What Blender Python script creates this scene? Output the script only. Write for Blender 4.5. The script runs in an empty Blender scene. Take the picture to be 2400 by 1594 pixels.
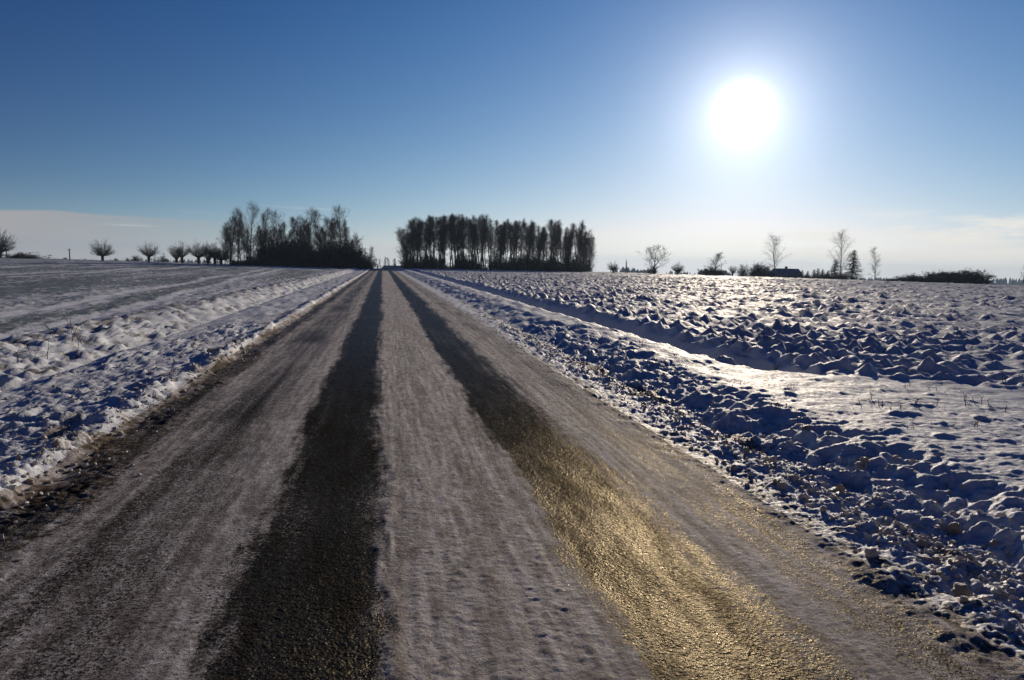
import bpy, math, random
import numpy as np
from mathutils import Vector, Matrix

# ------------------------------------------------------------------ camera
R = math.radians
scene = bpy.context.scene
YAW, PITCH, ROLL, EYE = R(10.846), R(6.26), R(1.4), 1.5
SUN_EL, SUN_AZ = R(12.1), R(28.65)          # azimuth from the road's heading (+Y) towards +X
SUN = Vector((math.sin(SUN_AZ)*math.cos(SUN_EL), math.cos(SUN_AZ)*math.cos(SUN_EL), math.sin(SUN_EL)))

cam_data = bpy.data.cameras.new('camera')
cam_data.sensor_width = 36.0
cam_data.lens = 24.0
cam_data.clip_start = 0.05
cam_data.clip_end = 20000
cam = bpy.data.objects.new('camera', cam_data)
scene.collection.objects.link(cam)
fwd = Vector((math.sin(YAW)*math.cos(PITCH), math.cos(YAW)*math.cos(PITCH), -math.sin(PITCH)))
rgt = Vector((math.cos(YAW), -math.sin(YAW), 0))
upv = rgt.cross(fwd)
r2 = rgt*math.cos(ROLL) + upv*math.sin(ROLL)
u2 = -rgt*math.sin(ROLL) + upv*math.cos(ROLL)
cam.matrix_world = Matrix(((r2.x, u2.x, -fwd.x, 0), (r2.y, u2.y, -fwd.y, 0), (r2.z, u2.z, -fwd.z, EYE), (0, 0, 0, 1)))
scene.camera = cam

# ------------------------------------------------------------------ world
world = bpy.data.worlds.new('World')
scene.world = world
world.use_nodes = True
wt = world.node_tree
for n in list(wt.nodes):
    wt.nodes.remove(n)


class G:
    """small helper for node graphs"""
    def __init__(self, tree):
        self.t = tree

    def n(self, kind, **kw):
        nd = self.t.nodes.new(kind)
        for k, v in kw.items():
            setattr(nd, k, v)
        return nd

    def put(self, sock, v):
        if isinstance(v, bpy.types.NodeSocket):
            self.t.links.new(v, sock)
        elif v is not None:
            sock.default_value = v

    def math(self, op, a, b=None, c=None, clamp=False):
        nd = self.n('ShaderNodeMath', operation=op, use_clamp=clamp)
        self.put(nd.inputs[0], a)
        if b is not None:
            self.put(nd.inputs[1], b)
        if c is not None:
            self.put(nd.inputs[2], c)
        return nd.outputs[0]

    def vmath(self, op, a, b=None):
        nd = self.n('ShaderNodeVectorMath', operation=op)
        self.put(nd.inputs[0], a)
        if b is not None:
            self.put(nd.inputs[1], b)
        return nd.outputs['Value'] if op in ('DOT_PRODUCT', 'LENGTH', 'DISTANCE') else nd.outputs[0]

    def mix(self, f, a, b, mode='MIX'):
        nd = self.n('ShaderNodeMix', data_type='RGBA', blend_type=mode)
        self.put(nd.inputs[0], f)
        self.put(nd.inputs[6], a)
        self.put(nd.inputs[7], b)
        return nd.outputs[2]

    def smooth(self, v, lo, hi, a=0.0, b=1.0):
        nd = self.n('ShaderNodeMapRange', interpolation_type='SMOOTHSTEP')
        for i, q in enumerate((v, lo, hi, a, b)):
            self.put(nd.inputs[i], q)
        return nd.outputs[0]

    def noise(self, vec, scale, detail=3.0, rough=0.55, dims='3D', out=0):
        nd = self.n('ShaderNodeTexNoise', noise_dimensions=dims)
        self.put(nd.inputs['Vector'], vec)
        self.put(nd.inputs['Scale'], scale)
        self.put(nd.inputs['Detail'], detail)
        self.put(nd.inputs['Roughness'], rough)
        return nd.outputs[out]

    def scalevec(self, vec, s):
        nd = self.n('ShaderNodeMapping')
        self.put(nd.inputs['Vector'], vec)
        nd.inputs['Scale'].default_value = s
        return nd.outputs[0]


def rgb(r, g, b):
    return (r, g, b, 1.0)


w = G(wt)
SKY_STRENGTH = 0.10
sky = w.n('ShaderNodeTexSky', sky_type='NISHITA')
sky.sun_disc = False
sky.sun_elevation = SUN_EL
sky.sun_rotation = SUN_AZ
sky.altitude = 100
sky.air_density = 0.6
sky.dust_density = 0.0
sky.ozone_density = 4.0
tc = w.n('ShaderNodeTexCoord')
dirv = w.vmath('NORMALIZE', tc.outputs['Generated'])
sep = w.n('ShaderNodeSeparateXYZ')
w.put(sep.inputs[0], dirv)
el = w.math('ARCSINE', sep.outputs[2])
az = w.math('ARCTAN2', sep.outputs[0], sep.outputs[1])
sdot = w.vmath('DOT_PRODUCT', dirv, tuple(SUN))
ang = w.math('MULTIPLY', w.math('ARCCOSINE', w.math('MINIMUM', sdot, 0.9999999)), 180/math.pi)
eld = w.math('MULTIPLY', el, 180/math.pi)
azd = w.math('MULTIPLY', az, 180/math.pi)
# deep, dry winter sky: the physical sky graded per channel, clearer away from the sun
fall = w.math('ADD', w.math('MULTIPLY', w.math('EXPONENT', w.math('DIVIDE', ang, -34.0)), 0.97), 0.05)
sc_ = w.n('ShaderNodeSeparateColor')
w.put(sc_.inputs[0], sky.outputs[0])
cc_ = w.n('ShaderNodeCombineColor')
for i, (A_, p_, q_) in enumerate(((26.9, 1.83, 1.93), (7.5, 1.19, 0.92), (5.9, 0.79, 0.64))):
    v_ = w.math('POWER', w.math('DIVIDE', sc_.outputs[i], 5.0), p_)
    w.put(cc_.inputs[i], w.math('MULTIPLY', w.math('MULTIPLY', v_, A_), w.math('POWER', fall, q_)))
w.put(cc_.inputs[0], w.math('MINIMUM', cc_.inputs[0].links[0].from_socket, w.math('MULTIPLY', cc_.inputs[1].links[0].from_socket, 0.99)))
elp = w.math('MAXIMUM', eld, 0.0)
hzf = w.math('ADD', w.math('MULTIPLY', w.math('EXPONENT', w.math('DIVIDE', elp, -7.0)), w.math('MULTIPLY', w.math('EXPONENT', w.math('DIVIDE', ang, -38.0)), 0.88)), w.math('MULTIPLY', w.math('EXPONENT', w.math('DIVIDE', elp, -1.6)), 0.5))
hz_lum = w.math('ADD', w.math('MULTIPLY', w.math('EXPONENT', w.math('DIVIDE', ang, -34.0)), 6.2), 5.3)
hz_v = w.n('ShaderNodeVectorMath', operation='SCALE')
hz_v.inputs[0].default_value = (1.0, 0.99, 0.955)
w.put(hz_v.inputs['Scale'], hz_lum)
skyc = w.mix(hzf, cc_.outputs[0], hz_v.outputs[0])
# low clouds, by direction: a flat bank on the left, loose cumulus on the right, thin streaks
comb = w.n('ShaderNodeCombineXYZ')
w.put(comb.inputs[0], w.math('MULTIPLY', az, 7.0))
w.put(comb.inputs[1], w.math('MULTIPLY', el, 34.0))
pos2 = comb.outputs[0]
n1 = w.noise(pos2, 1.0, 5.0, 0.6)
comb2 = w.n('ShaderNodeCombineXYZ')
w.put(comb2.inputs[0], w.math('MULTIPLY', az, 3.0))
nb = w.noise(comb2.outputs[0], 1.0, 3.0, 0.5)
bank_top = w.math('ADD', w.math('MULTIPLY', nb, 1.6), 2.1)
bank_top = w.math('SUBTRACT', bank_top, w.smooth(azd, -14.0, 0.0, 0.0, 1.6))
bank = w.smooth(w.math('SUBTRACT', bank_top, eld), -0.06, 0.16)
bank = w.math('MULTIPLY', bank, w.smooth(azd, -32.0, -4.0, 0.9, 0.0))
puff = w.smooth(w.math('ADD', n1, w.math('MULTIPLY', eld, -0.03)), 0.36, 0.52)
puff = w.math('MULTIPLY', puff, w.smooth(azd, 24.0, 40.0))
puff = w.math('MULTIPLY', puff, w.smooth(eld, 5.0, 3.4))
comb3 = w.n('ShaderNodeCombineXYZ')
w.put(comb3.inputs[0], w.math('MULTIPLY', az, 5.0))
w.put(comb3.inputs[1], w.math('MULTIPLY', el, 95.0))
streak = w.smooth(w.noise(comb3.outputs[0], 1.0, 3.0, 0.5), 0.60, 0.78)
streak = w.math('MULTIPLY', streak, w.math('MULTIPLY', w.smooth(eld, 1.6, 2.4), w.smooth(eld, 4.6, 3.6)))
cloud_f = w.math('MAXIMUM', w.math('MULTIPLY', puff, 0.85), w.math('MULTIPLY', streak, 0.45))
# fixed cloud colours: grey-mauve for the bank, cream for cumulus and streaks
BANK_C, PUFF_C = rgb(4.3, 3.95, 3.85), rgb(8.9, 8.6, 7.9)
skyc = w.mix(bank, skyc, BANK_C)
skyc = w.mix(cloud_f, skyc, PUFF_C)
# the sun itself with its aureole
core = w.math('MULTIPLY', w.math('EXPONENT', w.math('MULTIPLY', w.math('POWER', w.math('DIVIDE', ang, 1.1), 2.0), -1.0)), 80.0)
halo = w.math('ADD', w.math('MULTIPLY', w.math('EXPONENT', w.math('DIVIDE', ang, -2.9)), 12.5), w.math('MULTIPLY', w.math('EXPONENT', w.math('DIVIDE', ang, -9.0)), 1.0))
glow = w.math('ADD', core, halo)
gl = w.n('ShaderNodeVectorMath', operation='SCALE')
gl.inputs[0].default_value = (1.0, 0.95, 0.88)
w.put(gl.inputs['Scale'], glow)
total = w.mix(1.0, skyc, gl.outputs[0], 'ADD')
bg = w.n('ShaderNodeBackground')
w.put(bg.inputs[0], total)
bg.inputs[1].default_value = SKY_STRENGTH
wo = w.n('ShaderNodeOutputWorld')
wt.links.new(bg.outputs[0], wo.inputs[0])

# ------------------------------------------------------------------ sun lamp
sd = bpy.data.lights.new('sun', 'SUN')
sd.energy = 4.4
sd.angle = R(0.53)
sd.color = (1.0, 0.85, 0.66)
so = bpy.data.objects.new('sun', sd)
scene.collection.objects.link(so)
so.rotation_euler = SUN.to_track_quat('Z', 'Y').to_euler()
so.location = (60, 100, 60)

scene.view_settings.view_transform = 'Standard'
scene.view_settings.look = 'None'
scene.view_settings.exposure = 0.0
scene.view_settings.gamma = 1.0
scene.view_settings.use_curve_mapping = False
scene.render.engine = 'CYCLES'
scene.cycles.max_bounces = 6
scene.cycles.diffuse_bounces = 3
scene.cycles.glossy_bounces = 2
scene.cycles.transmission_bounces = 2
scene.cycles.volume_bounces = 0
scene.cycles.use_denoising = True
scene.cycles.use_adaptive_sampling = False

# ------------------------------------------------------------------ helpers
COL = scene.collection
rng = np.random.default_rng(7)
random.seed(7)


def link(o, parent=None):
    COL.objects.link(o)
    if parent is not None:
        o.parent = parent
    return o


def tag(o, label=None, cat=None, group=None, kind=None):
    if label:
        o['label'] = label
    if cat:
        o['category'] = cat
    if group:
        o['group'] = group
    if kind:
        o['kind'] = kind
    return o


def mesh_np(name, verts, faces, mat=None, smooth=True):
    """verts (n,3), faces (m,3|4) numpy -> mesh datablock"""
    me = bpy.data.meshes.new(name)
    verts = np.ascontiguousarray(verts, dtype=np.float32)
    faces = np.ascontiguousarray(faces, dtype=np.int32)
    m, k = faces.shape
    me.vertices.add(len(verts))
    me.vertices.foreach_set('co', verts.ravel())
    me.loops.add(m*k)
    me.loops.foreach_set('vertex_index', faces.ravel())
    me.polygons.add(m)
    me.polygons.foreach_set('loop_start', np.arange(0, m*k, k, dtype=np.int32))
    me.polygons.foreach_set('loop_total', np.full(m, k, dtype=np.int32))
    me.polygons.foreach_set('use_smooth', np.full(m, smooth, dtype=bool))
    me.update(calc_edges=True)
    if mat:
        me.materials.append(mat)
    return me


def add_attr(me, name, vals):
    a = me.attributes.new(name, 'FLOAT', 'POINT')
    a.data.foreach_set('value', np.ascontiguousarray(vals, dtype=np.float32))


def empty(name, loc=(0, 0, 0), rz=0.0, s=1.0):
    o = bpy.data.objects.new(name, None)
    o.empty_display_size = 0.2
    o.location = loc
    o.rotation_euler = (0, 0, rz)
    o.scale = (s, s, s) if not isinstance(s, tuple) else s
    return link(o)


def sstep(a, b, x):
    t = np.clip((x-a)/(b-a), 0, 1)
    return t*t*(3-2*t)


def hash2(ix, iy, seed):
    h = (ix.astype(np.int64)*374761393 + iy.astype(np.int64)*668265263 + seed*1274126177) & 0xFFFFFFFF
    h = ((h ^ (h >> 13))*1274126177) & 0xFFFFFFFF
    h = (h ^ (h >> 16)) & 0xFFFFFFFF
    return h


def pn(x, y, seed=0):
    """2D gradient noise, about -1..1"""
    x0 = np.floor(x)
    y0 = np.floor(y)
    fx, fy = x-x0, y-y0
    ix, iy = x0.astype(np.int64), y0.astype(np.int64)
    ux = fx*fx*fx*(fx*(fx*6-15)+10)
    uy = fy*fy*fy*(fy*(fy*6-15)+10)

    def g(dx, dy):
        a = hash2(ix+dx, iy+dy, seed)*(2*math.pi/4294967296.0)
        return np.cos(a)*(fx-dx) + np.sin(a)*(fy-dy)
    n0 = g(0, 0)
    n0 = n0 + ux*(g(1, 0)-n0)
    n1_ = g(0, 1)
    n1_ = n1_ + ux*(g(1, 1)-n1_)
    return (n0 + uy*(n1_-n0))*1.5


def cell(x, y, seed=0, jit=0.9, soft=False):
    """rounded lumps: returns 0..1 domes around jittered points, with random heights"""
    x0 = np.floor(x).astype(np.int64)
    y0 = np.floor(y).astype(np.int64)
    best = np.zeros_like(x)
    for dx in (-1, 0, 1):
        for dy in (-1, 0, 1):
            cx, cy = x0+dx, y0+dy
            h1 = hash2(cx, cy, seed)/4294967296.0
            h2 = hash2(cx, cy, seed+11)/4294967296.0
            h3 = hash2(cx, cy, seed+23)/4294967296.0
            px = cx+0.5+(h1-0.5)*jit
            py = cy+0.5+(h2-0.5)*jit
            rr = 0.35+0.5*h3
            d2 = ((x-px)**2+(y-py)**2)/(rr*rr)
            q = np.clip(1-d2, 0, 1)
            best = np.maximum(best, (q*q*(3-2*q) if soft else np.sqrt(q))*rr*1.2)
    return best


# ------------------------------------------------------------------ terrain
def macro(x, y):
    y1 = np.interp(x, [-260, -112, -52, -20, 0, 25, 59, 200], [255, 224, 184, 158, 150, 172, 188, 210])
    d1 = y-y1
    d2 = ((x-59)*100+(y-190)*37)/106.6

    def g(d):
        d = np.clip(d, 0, None)
        q = np.where(d < 50, 0.00035*d*d, 0.875+0.035*(d-50))
        return np.minimum(q, 22)
    z = -g(d1) - 0.7*g(d2)
    return np.maximum(z, -24)


PX = [-400, -9, -6.4, -5.5, -5.05, -4.6, -4.35, -4.1, -3.6, -2.75, -2.45, -2.28, -2.12, 0, 2.2, 2.55, 2.95, 3.15, 3.7, 4.1, 4.7, 5.0, 5.5, 5.85, 6.15, 6.4, 7.0, 10, 400]
PZ = [.10, .10, .08, .16, .08, -.09, -.15, -.03, .0, .02, .035, .06, .0, .03, .0, .005, .0, -.01, .12, .19, .20, .12, -.25, -.30, .02, .16, .12, .10, .10]
PZN = [.10, .10, .08, .16, .08, -.09, -.15, -.03, .0, .02, .035, .06, .0, .03, .0, .005, .0, -.01, .09, .14, .15, .15, .15, .15, .14, .13, .12, .10, .10]


def terrain(x, y):
    """height, bare, dirt, grass for arrays x, y"""
    z = macro(x, y)
    wob = 0.10*pn(y/2.7, y*0+3.3, 5) + 0.05*pn(y/0.7, y*0+1.1, 6)
    wob = wob*sstep(1.9, 2.4, np.abs(x))
    xw = x+wob
    mouth = sstep(8.0, 9.6, y-0.35*pn(x/0.8, y*0, 9))      # the ditch starts where the field entrance ends
    z = z + np.interp(xw, PX, PZN)*(1-mouth) + np.interp(xw, PX, PZ)*mouth
    near = y < 60
    bare = np.zeros_like(x)
    dirt = np.zeros_like(x)
    grass = np.zeros_like(x)

    # ---- road
    m = (x > -3.0) & (x < 3.4)
    if m.any():
        X, Y = x[m], y[m]
        e = 0.05*pn(Y/1.9, X*0+7.7, 21)+0.05*pn(X/0.05, Y/0.5, 22)+0.04*pn(X/0.12, Y/0.12, 23)+0.03*pn(Y/6.0, X*0+2.2, 24)

        def band(a, b, s=0.07):
            return sstep(a-s, a+s, X+e)*(1-sstep(b-s, b+s, X+e))
        b = np.maximum(band(-0.66, -0.03, 0.11), 0.95*sstep(0.85, 1.02, X+e)*(1-sstep(1.38, 1.85, X+1.5*e)))
        b = np.maximum(b, 0.46*band(-1.62, -0.98, 0.28))
        b = np.maximum(b, 0.60*band(-2.20, -1.80, 0.15))
        b = np.maximum(b, 0.32*band(1.95, 2.32, 0.12))
        st = 0.5*pn(X/0.10, Y/2.4, 25)+0.45*pn(X/0.28, Y/4.0, 26)+0.35*pn(X/0.5, Y/0.9, 20)
        b = np.clip(0.15 + 0.84*b + 0.32*st + 0.05*sstep(-0.6, -0.9, X), 0, 1)
        roadm = sstep(-2.30, -2.0, X+e+0.10*pn(X/0.3, Y/0.3, 16))*(1-sstep(2.30, 2.75, X+e*2))
        b = b*roadm
        bare[m] = b
        d = 0.95*band(-2.30, -1.72, 0.16)*(0.55+0.5*pn(X/0.25, Y/0.6, 27)+0.35*pn(X/0.6, Y/2.2, 28)+0.6*pn(X/0.06, Y/0.05, 18))
        d = np.maximum(d, 0.35*roadm)
        d = np.maximum(d, 0.8*np.exp(-((X-3.08)/0.22)**2)*(0.5+0.9*pn(X/0.3, Y/0.9, 29)))
        d = np.maximum(d, (0.62*(1-sstep(2.42, 2.95, X+1.5*e))*sstep(2.2, 2.46, X)+0.25*pn(X/0.10, Y/0.12, 12))*(X > 2.2)*(X < 3.0))
        dirt[m] = np.clip(d, 0, 1)
        snow = (1-b)*roadm
        patchy = np.clip(0.85+0.5*pn(X/0.14, Y/1.1, 34), 0.4, 1.2)
        lump = 0.0030*cell(X/0.030, Y/0.026, 31, soft=True)*np.clip(0.6+0.8*pn(X/0.10, Y/0.10, 30), 0, 1)+0.0035*np.clip(pn(X/0.06, Y/0.05, 32)+0.2*pn(X/0.15, Y/0.9, 14), 0, 1)
        centre = sstep(-0.1, 0.05, X)*(1-sstep(0.85, 1.0, X))
        ztex = 0.003*snow + snow*lump*patchy*(0.55+0.8*centre) + 0.0035*snow*pn(X/0.045, Y/0.7, 33) + 0.0018*snow*pn(X/0.04, Y/0.03, 39)
        ztex += 0.0030*b*pn(X/0.028, Y/0.028, 35)
        # clumps lying in the dirty margin
        ztex += band(-2.40, -1.80, 0.14)*(0.026*cell(X/0.065, Y/0.055, 36)+0.014*cell(X/0.035, Y/0.03, 17))*np.clip(0.45+pn(X/0.4, Y/0.8, 37), 0, 1)
        # edge of the packed centre strip
        ztex += 0.009*np.exp(-((X-0.02+e)/0.04)**2)*np.clip(0.5+pn(X/0.08, Y/0.16, 38), 0, 1)
        z[m] += ztex*np.where(Y < 70, 1, 0.6)
    # ---- left verge, furrow and ploughed bank
    m = (x > -6.6) & (x < -2.0)
    if m.any():
        X, Y = xw[m], y[m]
        verge = sstep(-4.25, -3.95, X)*(1-sstep(-2.36, -2.16, X))
        lum = 0.065*cell(X/0.075, Y/0.065, 41)*np.clip(0.4+1.1*pn(X/0.17, Y/0.17, 56), 0, 1) + 0.055*cell(X/0.17, Y/0.15, 42)*np.clip(0.2+1.3*pn(X/0.4, Y/0.4, 57), 0, 1) + 0.026*cell(X/0.04, Y/0.034, 40)
        lum *= 0.8*np.clip(0.95+0.8*pn(X/0.7, Y/1.2, 43), 0.3, 1.6)
        z[m] += verge*(lum-0.02+0.03*pn(X/0.6, Y/0.8, 44))
        # ridge shoved up by the plough at the road edge
        rid = np.exp(-((X+2.36)/0.11)**2)
        z[m] += rid*(0.03+0.05*pn(X/0.3, Y/0.35, 45)+0.05*cell(X/0.10, Y/0.11, 46))
        dirt[m] = np.maximum(dirt[m], verge*np.clip(0.75*pn(X/0.5, Y/1.1, 48)+0.35*np.exp(-((X+2.62)/0.13)**2)+0.55*np.exp(-((X+2.24)/0.10)**2)*(0.6+pn(X/0.08, Y/0.07, 15)), 0, 0.8))
        bank = sstep(-6.2, -5.6, X)*(1-sstep(-4.55, -4.25, X))
        z[m] += bank*(0.085*cell(X/0.20, Y/0.15, 49)*np.clip(0.4+1.2*pn(X/0.6, Y/0.5, 58), 0, 1)+0.11*(0.5-np.abs(pn(X/0.30, Y/0.16, 52)))+0.035*cell(X/0.10, Y/0.085, 50)-0.04+0.05*pn(X/0.4, Y/0.5, 51))
        grass[m] = np.maximum(grass[m], bank*np.clip(0.42+0.5*pn(X/0.3, Y/0.4, 13)+0.35*np.exp(-((X+5.6)/0.25)**2), 0, 0.8))
    # ---- left field: winter crop under thin snow, drill rows and tramlines
    m = x < -5.2
    if m.any():
        X, Y = x[m], y[m]
        fm = sstep(-5.5, -6.3, X)
        u = X*math.cos(R(5))+Y*math.sin(R(5))          # across the drill rows
        v = -X*math.sin(R(5))+Y*math.cos(R(5))
        far = sstep(20, 90, Y)
        z[m] += fm*(0.022*pn(X/0.45, Y/0.40, 61)+0.030*cell(X/0.16, Y/0.14, 62)*np.clip(0.3+pn(X/0.5, Y/0.6, 60), 0, 1)+0.045*pn(X/0.20, Y/0.15, 59)+0.022*pn(u/0.28, v/2.2, 63)+0.06*pn(X/6, Y/9, 64)
                    + 0.05*far*pn(u/1.2, v/7, 65))
        tl = (u+0.5*pn(v/15, u*0, 66)) % 12.0
        tram = np.exp(-((tl-5.0)/0.30)**2)+np.exp(-((tl-6.9)/0.30)**2)
        z[m] += -0.03*tram*fm
        strip = np.clip(0.5+0.55*pn(u/3.2, v/26, 67)+0.5*pn(u/0.9, v/9, 68), 0, 1)
        g_ = fm*np.clip(0.52+0.50*strip-1.1*tram, 0, 1)*sstep(-5.4, -7.4, X+1.2*pn(Y/6, X*0, 69))
        grass[m] = np.maximum(grass[m], g_)
    # ---- right slush shoulder and berm
    m = (x > 2.0) & (x < 7.5)
    if m.any():
        X, Y = xw[m], y[m]
        sh = sstep(2.15, 2.95, X)**0.8*(1-sstep(3.35, 3.7, X))
        crumb = 0.030*cell(X/0.05, Y/0.043, 71)*np.clip(0.4+1.1*pn(X/0.13, Y/0.13, 66), 0, 1)+0.050*cell(X/0.11, Y/0.095, 72)*np.clip(0.15+1.2*pn(X/0.3, Y/0.3, 73), 0, 1)+0.014*cell(X/0.028, Y/0.025, 70)+0.028*pn(X/0.22, Y/0.28, 69)
        z[m] += sh*(crumb-0.012)
        face = sstep(3.1, 3.35, X)*(1-sstep(3.9, 4.3, X))
        z[m] += face*(0.065*pn(X/0.42, Y/0.5, 74)+0.05*pn(X/0.14, Y/0.12, 76)+0.040*cell(X/0.10, Y/0.085, 75)*np.clip(0.1+1.2*pn(X/0.3, Y/0.35, 79), 0, 1)+0.012*cell(X/0.035, Y/0.03, 68)-0.02)
        top = sstep(3.8, 4.2, X)*(1-sstep(6.2, 6.6, X))
        z[m] += top*(0.008*pn(X/0.16+Y/0.5, Y/0.11, 77)+0.007*pn(X/0.06, Y/0.045, 82)+0.02*pn(X/0.5, Y/0.35, 78)+0.05*np.clip(pn(X/0.22, Y/0.2, 80)-0.35, 0, 1))
        z[m] += top*mouth[m]*0.05*pn(X/0.35, Y/0.5, 81)
    # ---- right ploughed field
    m = x > 4.6
    if m.any():
        X, Y = x[m], y[m]
        yedge = np.interp(X, [4.6, 5.0, 5.6, 7.0, 7.6, 10, 30], [9.2, 8.5, 7.9, 7.4, 6.7, 5.4, 2])
        fm = sstep(0.0, 0.9, Y-yedge+0.4*pn(X/0.8, Y/0.8, 91))
        fm = fm*np.where(Y > 9.3, sstep(6.0, 6.5, X), 1.0)
        a1 = np.clip(pn(X/0.40, Y/0.33, 92)+0.15, 0, 1)**0.85
        a2 = np.clip(pn(X/0.21+3.3, Y/0.17, 93)+0.05, 0, 1)
        a3 = np.clip(pn(X/1.5, Y/1.1, 94), 0, 1)
        big = cell(X/1.25, Y/1.0, 97)**2
        hgt = (0.24*a1+0.17*a2)*np.clip(0.85+0.6*pn(X/1.1, Y/0.9, 90), 0.35, 1.5)+0.12*a3+0.07*big+0.022*pn(X/0.11, Y/0.10, 95)+0.03*pn(X/2.2+Y/9, Y/30, 89)
        z[m] += fm*(hgt-0.10)*(0.75+0.35*pn(X/4, Y/5, 96))
        z[m] += (1-fm)*sstep(6.0, 6.6, X)*(0.008*pn(X/0.16+Y/0.5, Y/0.11, 77)+0.007*pn(X/0.06, Y/0.045, 82)+0.02*pn(X/0.5, Y/0.35, 78))
        dirt[m] = np.maximum(dirt[m], fm*0.9*np.clip(pn(X/0.35, Y/0.3, 98)-0.52, 0, 1))
    return z, bare, dirt, grass


def rows_list():
    ys = list(np.arange(-5.0, 2.0, 0.07))
    yv = 2.0
    while yv < 330:
        ys.append(yv)
        if yv < 170:
            st = min(max(0.0085, yv*yv*0.00085), 0.24 if yv < 110 else 0.40)
        else:
            st = 2.0
        yv += st
    return np.array(ys)


ROWS = rows_list()
SPLIT = int(np.searchsorted(ROWS, 16.0))


def grid_mesh(name, xs, mat, keep=None, split=True, step=4):
    """one mesh over columns xs and all rows; columns thinned beyond SPLIT"""
    parts = []

    def block(cols, rows, dz=0.0):
        Xg, Yg = np.meshgrid(cols, rows)
        nr, nc = Xg.shape
        idx = np.arange(nr*nc).reshape(nr, nc)
        f = np.stack([idx[:-1, :-1], idx[:-1, 1:], idx[1:, 1:], idx[1:, :-1]], -1).reshape(-1, 4)
        X, Y = Xg.ravel(), Yg.ravel()
        if keep is not None:
            kv = keep(X, Y)
            f = f[kv[f].all(1)]
            used = np.unique(f)
            remap = np.full(nr*nc, -1)
            remap[used] = np.arange(len(used))
            f = remap[f]
            X, Y = X[used], Y[used]
        z, b, d, g = terrain(X, Y)
        parts.append((np.stack([X, Y, z+dz], -1), f, b, d, g))
    if split:
        block(xs, ROWS[:SPLIT+1])
        thin = np.unique(np.concatenate([xs[::step], xs[-1:]]))
        block(thin, ROWS[SPLIT:])
    else:
        block(xs, ROWS)
    off = 0
    V, F, B, D, Gr = [], [], [], [], []
    for v, f, b, d, g in parts:
        V.append(v)
        F.append(f+off)
        off += len(v)
        B.append(b)
        D.append(d)
        Gr.append(g)
    me = mesh_np(name, np.concatenate(V), np.concatenate(F), mat)
    add_attr(me, 'bare', np.concatenate(B))
    add_attr(me, 'dirt', np.concatenate(D))
    add_attr(me, 'grass', np.concatenate(Gr))
    return me


# ------------------------------------------------------------------ materials
def new_mat(name):
    m = bpy.data.materials.new(name)
    m.use_nodes = True
    t = m.node_tree
    for n in list(t.nodes):
        t.nodes.remove(n)
    g = G(t)
    out = g.n('ShaderNodeOutputMaterial')
    return m, g, out


def attr(g, name):
    a = g.n('ShaderNodeAttribute', attribute_name=name)
    return a.outputs['Fac']


def bump(g, h, strength, dist, normal=None):
    b = g.n('ShaderNodeBump')
    b.inputs['Strength'].default_value = strength
    b.inputs['Distance'].default_value = dist
    g.put(b.inputs['Height'], h)
    if normal is not None:
        g.put(b.inputs['Normal'], normal)
    return b.outputs[0]


def principled(g, col, rough, normal=None, spec=0.5):
    p = g.n('ShaderNodeBsdfPrincipled')
    g.put(p.inputs['Base Color'], col)
    g.put(p.inputs['Roughness'], rough)
    g.put(p.inputs['Specular IOR Level'], spec)
    if normal is not None:
        g.put(p.inputs['Normal'], normal)
    return p


def make_snow(name, clean, dirtc, grassc, bump_scale=60, bump_d=0.01, spec=0.2):
    m, g, out = new_mat(name)
    co = g.n('ShaderNodeTexCoord').outputs['Object']
    d = attr(g, 'dirt')
    gr = attr(g, 'grass')
    nf = g.noise(co, 38.0, 4.0, 0.6)
    nm = g.noise(co, 7.0, 3.0, 0.6)
    df = g.smooth(g.math('ADD', d, g.math('MULTIPLY', g.math('SUBTRACT', nf, 0.5), 1.1)), 0.35, 0.75)
    gsp = g.noise(g.scalevec(co, (1.0, 0.45, 1.0)), 5.5, 4.0, 0.68)
    gf = g.smooth(g.math('ADD', gr, g.math('MULTIPLY', g.math('SUBTRACT', gsp, 0.5), 2.2)), 0.45, 0.85)
    c = g.mix(nm, clean, tuple(v*0.90 for v in clean[:3])+(1,))
    c = g.mix(g.math('MULTIPLY', gf, 0.85), c, grassc)
    c = g.mix(df, c, dirtc)
    b0 = bump(g, g.noise(co, 17.0, 4.0, 0.6), 0.5, 0.022)
    b1 = bump(g, g.noise(co, bump_scale, 4.0, 0.65), 0.65, bump_d, b0)
    b2 = bump(g, g.noise(co, 310.0, 2.0, 0.7), 0.5, 0.0025, b1)
    rough = g.smooth(nf, 0.3, 0.7, 0.55, 0.75)
    p = principled(g, c, rough, b2, spec)
    g.t.links.new(p.outputs[0], out.inputs[0])
    return m


CLEAN = rgb(0.66, 0.69, 0.74)
M_VERGE = make_snow('verge_snow', CLEAN, rgb(0.17, 0.125, 0.09), rgb(0.16, 0.145, 0.12))
M_FIELD_L = make_snow('thin_field_snow', CLEAN, rgb(0.10, 0.08, 0.06), rgb(0.095, 0.13, 0.135), 25, 0.02)
M_FIELD_R = make_snow('ploughed_field_snow', CLEAN, rgb(0.10, 0.075, 0.055), rgb(0.1, 0.1, 0.08), 30, 0.012, 0.04)


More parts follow.
